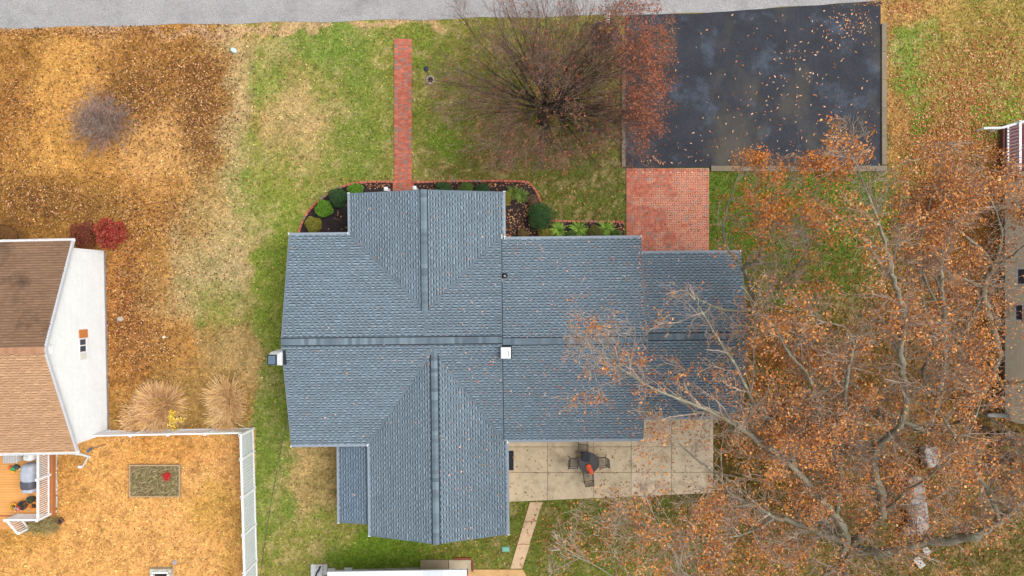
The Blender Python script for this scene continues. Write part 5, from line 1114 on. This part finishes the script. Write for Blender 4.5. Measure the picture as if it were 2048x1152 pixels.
big_tree('oak_tree', [(1930, 805, 0, .4), (1942, 791, 1.5, .32), (1967, 773, 3, .29), (1986, 739, 4.2, .26), (1997, 712, 5, .24)], [
  [(1997,712,4.9,.22),(1994,684,5.6,.2),(1982,651,6.2,.19),(1975,616,6.8,.18),(1969,574,7.4,.17),(1986,541,8,.14),(2011,522,8.5,.1),(2033,505,9,.07),(2060,480,9.5,.03)],
  [(1986,541,8,.12),(1975,513,8.5,.1),(1950,488,9,.08),(1917,460,9.5,.05),(1880,420,10,.02)],
  [(1986,541,8,.11),(2003,477,9,.08),(1992,422,9.8,.055),(1970,385,10.3,.02)],
  [(1986,739,4.2,.16),(2003,764,5,.14),(2048,762,6,.11),(2110,740,7,.06)],
  [(1969,574,7.4,.1),(1930,560,8.3,.08),(1890,540,9.2,.05),(1850,470,10,.02)],
 ], 'lichen covered oak leaning beside the beige house wall', dens=.75, l1=(1.2, 2.4))
big_tree('oak_tree', [(1723, 816, 0, .4), (1751, 826, 1.6, .32), (1782, 836, 3, .3), (1851, 860, 6, .26)], [
  [(1851,860,5.9,.22),(1875,800,7.5,.19),(1885,720,9,.17),(1888,640,10,.15),(1882,560,11,.12),(1885,500,11.5,.08),(1910,420,12,.03)],
  [(1875,800,7.5,.12),(1845,750,9,.1),(1868,690,10.2,.08),(1850,620,11,.05),(1840,560,11.4,.02)],
  [(1851,860,5.9,.16),(1800,840,7.5,.13),(1740,800,9,.1),(1690,760,10,.07),(1640,790,10.5,.03)],
  [(1851,860,5.9,.15),(1900,850,7.5,.12),(1960,830,9,.08),(2020,860,10,.03)],
  [(1885,720,9,.09),(1930,660,10,.07),(1960,600,11,.03)],
  [(1800,840,7.5,.1),(1760,880,9,.08),(1720,880,10,.05),(1640,870,10.6,.02)],
  [(1888,640,10,.08),(1840,520,11.5,.06),(1860,400,12,.04),(1880,330,12.3,.02)],
 ], 'upright oak between the biggest oak and the beige house', dens=.72, l1=(1.2, 2.5))
big_tree('oak_tree', [(1506, 690, 0, .28), (1506, 670, 1.5, .22), (1506, 640, 3, .2), (1506, 600, 5, .17)], [
  [(1506,600,4.9,.16),(1498,560,6.2,.14),(1487,535,7,.13),(1512,522,7.5,.11),(1526,492,8,.1),(1521,460,8.5,.07),(1540,410,9,.04),(1550,370,9.3,.015)],
  [(1487,535,7,.1),(1465,510,7.6,.09),(1450,488,8,.08),(1448,440,8.7,.06),(1465,385,9.2,.04),(1480,340,9.5,.015)],
  [(1506,600,4.9,.11),(1560,575,7,.08),(1610,510,8,.06),(1640,430,9,.04),(1660,370,9.4,.015)],
  [(1506,620,4.2,.1),(1450,620,6.5,.08),(1400,600,7.5,.05),(1350,570,8,.02)],
  [(1506,640,3.2,.1),(1560,660,6,.08),(1620,680,7.5,.05),(1660,700,8,.02)],
  [(1540,410,9,.03),(1580,380,9.4,.025),(1610,345,9.6,.012)], [(1448,440,8.7,.04),(1500,420,9.2,.03),(1560,440,9.5,.015)],
  [(1506,620,4.5,.1),(1470,700,7,.08),(1420,740,8,.05),(1370,740,8.5,.02)],
 ], 'slim oak with orange leaves growing beside the garage end wall', dens=.9, l1=(.9, 1.9), leaves=6, keep=.85, cols=[S(206, 132, 52), S(190, 112, 44), S(216, 146, 66), S(170, 96, 44), S(200, 124, 70)])

# the bare street tree: vase of straight limbs
tr = thing('street_tree', G(1086, 238), 'nearly bare spreading tree on the front lawn beside the driveway', 'tree')
b0 = G(1086, 238); mb = MB(S(92, 80, 68)); fork = Vector((b0.x + .03, b0.y, 2.1))
mb.tube([b0 + Vector((0, 0, -.1)), b0 + Vector((0, 0, .3)), b0 + Vector((.02, 0, 1.2)), fork, fork + Vector((0, 0, .5))], [.42, .31, .26, .27, .16], 12); mb.build('trunk', m_bark2, tr, smooth=True)
segs, tips = [], []; TP = [(4, .07, (.3, .7), (.6, 1.4), .95, .01), (4, .1, (.35, .85), (.3, .7), .5, .01), (3, .16, (0, 0), (0, 0), 0, .01)]
def st_ok(v): x, y = project(v); return x > 850 and x < 1355 and y < 345 and v.z > 1.6
def limb_run(q, d, L_, r0, n, bend):
    pts = [(q, r0)]
    for s in range(n):
        d = (d + Vector((rng.gauss(0, .08), rng.gauss(0, .08), bend + rng.gauss(0, .05)))).normalized(); q = q + d * L_ / n
        if not st_ok(q): break
        pts.append((q, max(.011, r0 * (1 - (s + 1) / n * .85))))
    return pts, d
def limb_mesh(pts, n):
    if len(pts) < 3: return
    mb = MB(jit(S(78, 68, 58), .14)); mb.tube([p for p, r in pts], [r for p, r in pts], n); mb.build('limb', m_bark2, tr, smooth=True)
for k in range(16):
    az = 2 * math.pi * (k + rng.uniform(-.3, .3)) / 9 if k < 9 else (rng.uniform(0, 6.28) if k < 12 else (-.35, .0, .3, .65)[k - 12]); el = rng.uniform(.5, .95) if k < 9 else (rng.uniform(1.1, 1.4) if k < 12 else rng.uniform(.35, .6))
    d = Vector((math.cos(az) * math.cos(el), math.sin(az) * math.cos(el), math.sin(el))); q0 = fork + Vector((rng.gauss(0, .06), rng.gauss(0, .06), rng.uniform(-.4, .3)))
    main, dm = limb_run(q0, d, rng.uniform(1.5, 2.6), rng.uniform(.085, .14), 4, .03); limb_mesh(main, 8)
    for j in range(7):
        p0, r_ = main[rng.randint(1, len(main) - 1)]; az2 = az + rng.gauss(0, .55); el2 = min(1.35, max(.12, el + rng.gauss(-.12, .3)))
        d2 = Vector((math.cos(az2) * math.cos(el2), math.sin(az2) * math.cos(el2), math.sin(el2))); sub, _ = limb_run(p0, d2, rng.uniform(3.2, 5.4) * (1 - .25 * max(0, -math.sin(az2)) + .16 * max(0, -math.cos(az2))), r_ * rng.uniform(.55, .85), 9, .012); limb_mesh(sub, 6)
        for i in range(2, len(sub)):
            dd0 = (sub[i][0] - sub[i - 1][0]).normalized()
            for _ in range(1 if rng.random() < .85 else 2):
                a = rng.uniform(.3, .7); dd = (dd0 * math.cos(a) + rand_perp(dd0) * math.sin(a)).normalized(); grow(sub[i][0], dd, rng.uniform(.9, 1.9), min(.02, sub[i][1] * .7), 0, TP, segs, tips, st_ok, .0065)
seg_obj('twigs', segs, tr, [S(128, 104, 92), S(146, 120, 106), S(158, 130, 118), S(112, 92, 80)], m_bark2)
pts = []
for q in tips:
    x, y = project(q); k = .035
    k += .36 * math.exp(-((x - 1298) / 50) ** 2 - ((y - 180) / 130) ** 2) + .2 * math.exp(-((x - 1310) / 60) ** 2 - ((y - 50) / 70) ** 2) + .09 * math.exp(-((x - 1230) / 80) ** 2 - ((y - 10) / 60) ** 2) + .09 * math.exp(-((x - 1100) / 160) ** 2 - ((y - 310) / 45) ** 2) + .04 * math.exp(-((x - 1080) / 70) ** 2 - ((y - 200) / 50) ** 2)
    if rng.random() < k:
        for _ in range(7 if k > .2 else 4): pts.append((q.x + rng.gauss(0, .12), q.y + rng.gauss(0, .12), q.z + rng.gauss(0, .1)))
leaf_obj('foliage', pts, .1, [S(162, 94, 62), S(148, 82, 54), S(178, 110, 76), S(132, 74, 50), S(168, 108, 84)], tr, .6)
print('street', len(segs), len(pts))

# ------------------------------------------------------------------ fallen leaves
FL = [S(206, 150, 100), S(190, 126, 78), S(222, 178, 132), S(168, 104, 62), S(150, 92, 56)]
FD = [S(104, 66, 40), S(140, 92, 52), S(78, 48, 34), S(90, 56, 40), S(196, 140, 92), S(224, 178, 130), S(130, 86, 40)]  # darkest tones also paint in the shadows among the leaves
FO = [S(176, 104, 52), S(196, 124, 66), S(150, 84, 44), S(206, 142, 90), S(128, 72, 40)]
def scatter(name, regs, cols, size, label, z=.035, hard=True):
    pts = []
    for x, y, rx, ry, n in regs:
        for _ in range(n):
            px_ = rng.gauss(x, rx * .6); py_ = rng.gauss(y, ry * .6)
            if not (-60 < px_ < 2110 and -40 < py_ < 1190): continue
            if hard and on_hard(px_, py_): continue
            if not hard and not on_hard(px_, py_): pass
            g = G(px_, py_); pts.append((g.x, g.y, z + rng.uniform(0, .03)))
    return leaf_obj(name, pts, size, cols, None, .25, label=label)
scatter('fallen_leaves', [(405, 230, 55, 130, 2600), (330, 150, 130, 90, 2600), (260, 210, 70, 60, 900), (60, 405, 110, 60, 2200), (200, 410, 110, 40, 1200), (25, 220, 60, 140, 1400), (260, 600, 50, 150, 2600), (300, 700, 70, 70, 900), (200, 65, 260, 14, 900), (250, 260, 300, 240, 4500), (350, 600, 130, 130, 1200), (330, 450, 80, 60, 900)], FD, .1, 'brown leaves fallen on the left side lawn')
scatter('fallen_leaves', [(1930, 200, 110, 110, 3600), (1900, 300, 110, 60, 2400), (1800, 15, 60, 18, 300), (1990, 90, 80, 80, 700), (1790, 190, 30, 120, 260)], FL + FO[:2], .12, 'tan leaves fallen on the right side lawn')
scatter('fallen_leaves', [(1750, 780, 330, 280, 6500), (1900, 480, 130, 130, 3500), (1560, 420, 160, 90, 900), (1250, 1085, 200, 70, 900), (1120, 1060, 60, 60, 250), (1500, 1080, 160, 70, 1800), (1560, 800, 80, 200, 1500), (1850, 1000, 200, 120, 1500)], FO + FD[:2], .13, 'orange brown leaf litter under the oaks')
scatter('fallen_leaves', [(1060, 260, 180, 110, 1000), (1120, 400, 130, 55, 420), (900, 365, 180, 8, 180), (700, 365, 90, 8, 60), (600, 250, 250, 250, 120), (950, 1100, 120, 40, 160), (300, 1000, 250, 150, 160)], FL + FO, .095, 'scattered leaves on the front lawn')
pts = []
def on_drive(n, x, y, rx, ry):
    for _ in range(n):
        a, b = rng.gauss(x, rx), rng.gauss(y, ry)
        if 1254 < a < 1758 and road_edge(a) + 4 < b < 330: g = G(a, b); pts.append((g.x, g.y, dz + .02 + rng.uniform(0, .015)))
on_drive(60, 1700, 40, 25, 12); on_drive(70, 1690, 60, 40, 20); on_drive(230, 1570, 190, 110, 90); on_drive(60, 1480, 300, 90, 25); on_drive(40, 1320, 320, 40, 12); on_drive(40, 1600, 120, 40, 40); on_drive(30, 1740, 300, 20, 30)
leaf_obj('fallen_leaves', pts, .155, [S(222, 176, 142), S(206, 152, 116), S(180, 118, 84), S(150, 96, 66), S(228, 190, 158)], None, .25, label='pale leaves fallen on the black driveway', slim=.62)
pts = []; R_ = Matrix.Rotation(TH, 3, 'Z')
def on_roof(n, x, y, rx, ry):
    for _ in range(n):
        g = G(rng.gauss(x, rx), rng.gauss(y, ry), 3.5); l = R_.inverted() @ g; z = roof_z(l.x, l.y)
        if z > 2: pts.append((g.x, g.y, z + .035))
on_roof(150, 1180, 620, 90, 120); on_roof(70, 950, 800, 60, 120); on_roof(60, 900, 600, 70, 130); on_roof(40, 720, 700, 110, 150); on_roof(260, 1180, 780, 100, 80); on_roof(150, 1360, 680, 90, 110); on_roof(60, 1287, 540, 6, 60); on_roof(40, 950, 960, 50, 80); on_roof(20, 1150, 500, 120, 20); on_roof(60, 1288, 700, 5, 110)
leaf_obj('fallen_leaves', pts, .12, [S(206, 160, 140), S(190, 132, 108), S(214, 176, 156), S(176, 118, 92)], None, .25, label='scattered leaves lying on the blue grey roof')
pts = []
def on_rect(n, x0, y0, x1, y1, z):
    for _ in range(n): g = G(rng.uniform(x0, x1), rng.uniform(y0, y1)); pts.append((g.x, g.y, z + rng.uniform(0, .02)))
on_rect(60, 1020, 890, 1130, 998, .1); on_rect(260, 1150, 890, 1420, 992, .1); on_rect(120, 1290, 842, 1420, 890, .1); on_rect(60, 1255, 342, 1416, 500, .06)
leaf_obj('fallen_leaves', pts, .1, FO + [S(90, 66, 50)], None, .25, label='small leaves scattered over patio and brick apron')
pts = []
on_rect(420, 1815, 900, 1875, 1070, .62)
leaf_obj('fallen_leaves', pts, .12, FO + FD[:2], None, .25, label='leaves lying on the grey tarpaulin heap')
pts = []
on_rect(300, 1008, 420, 1085, 480, .07); on_rect(60, 1010, 365, 1060, 420, .07); on_rect(60, 1225, 446, 1248, 478, .07); on_rect(90, 840, 366, 1000, 380, .07); on_rect(25, 610, 400, 700, 465, .07); on_rect(60, 700, 367, 780, 378, .07); on_rect(60, 1100, 445, 1230, 478, .07)
leaf_obj('fallen_leaves', pts, .1, FL + [S(200, 150, 120)], None, .25, label='tan leaves scattered over the dark mulch beds')
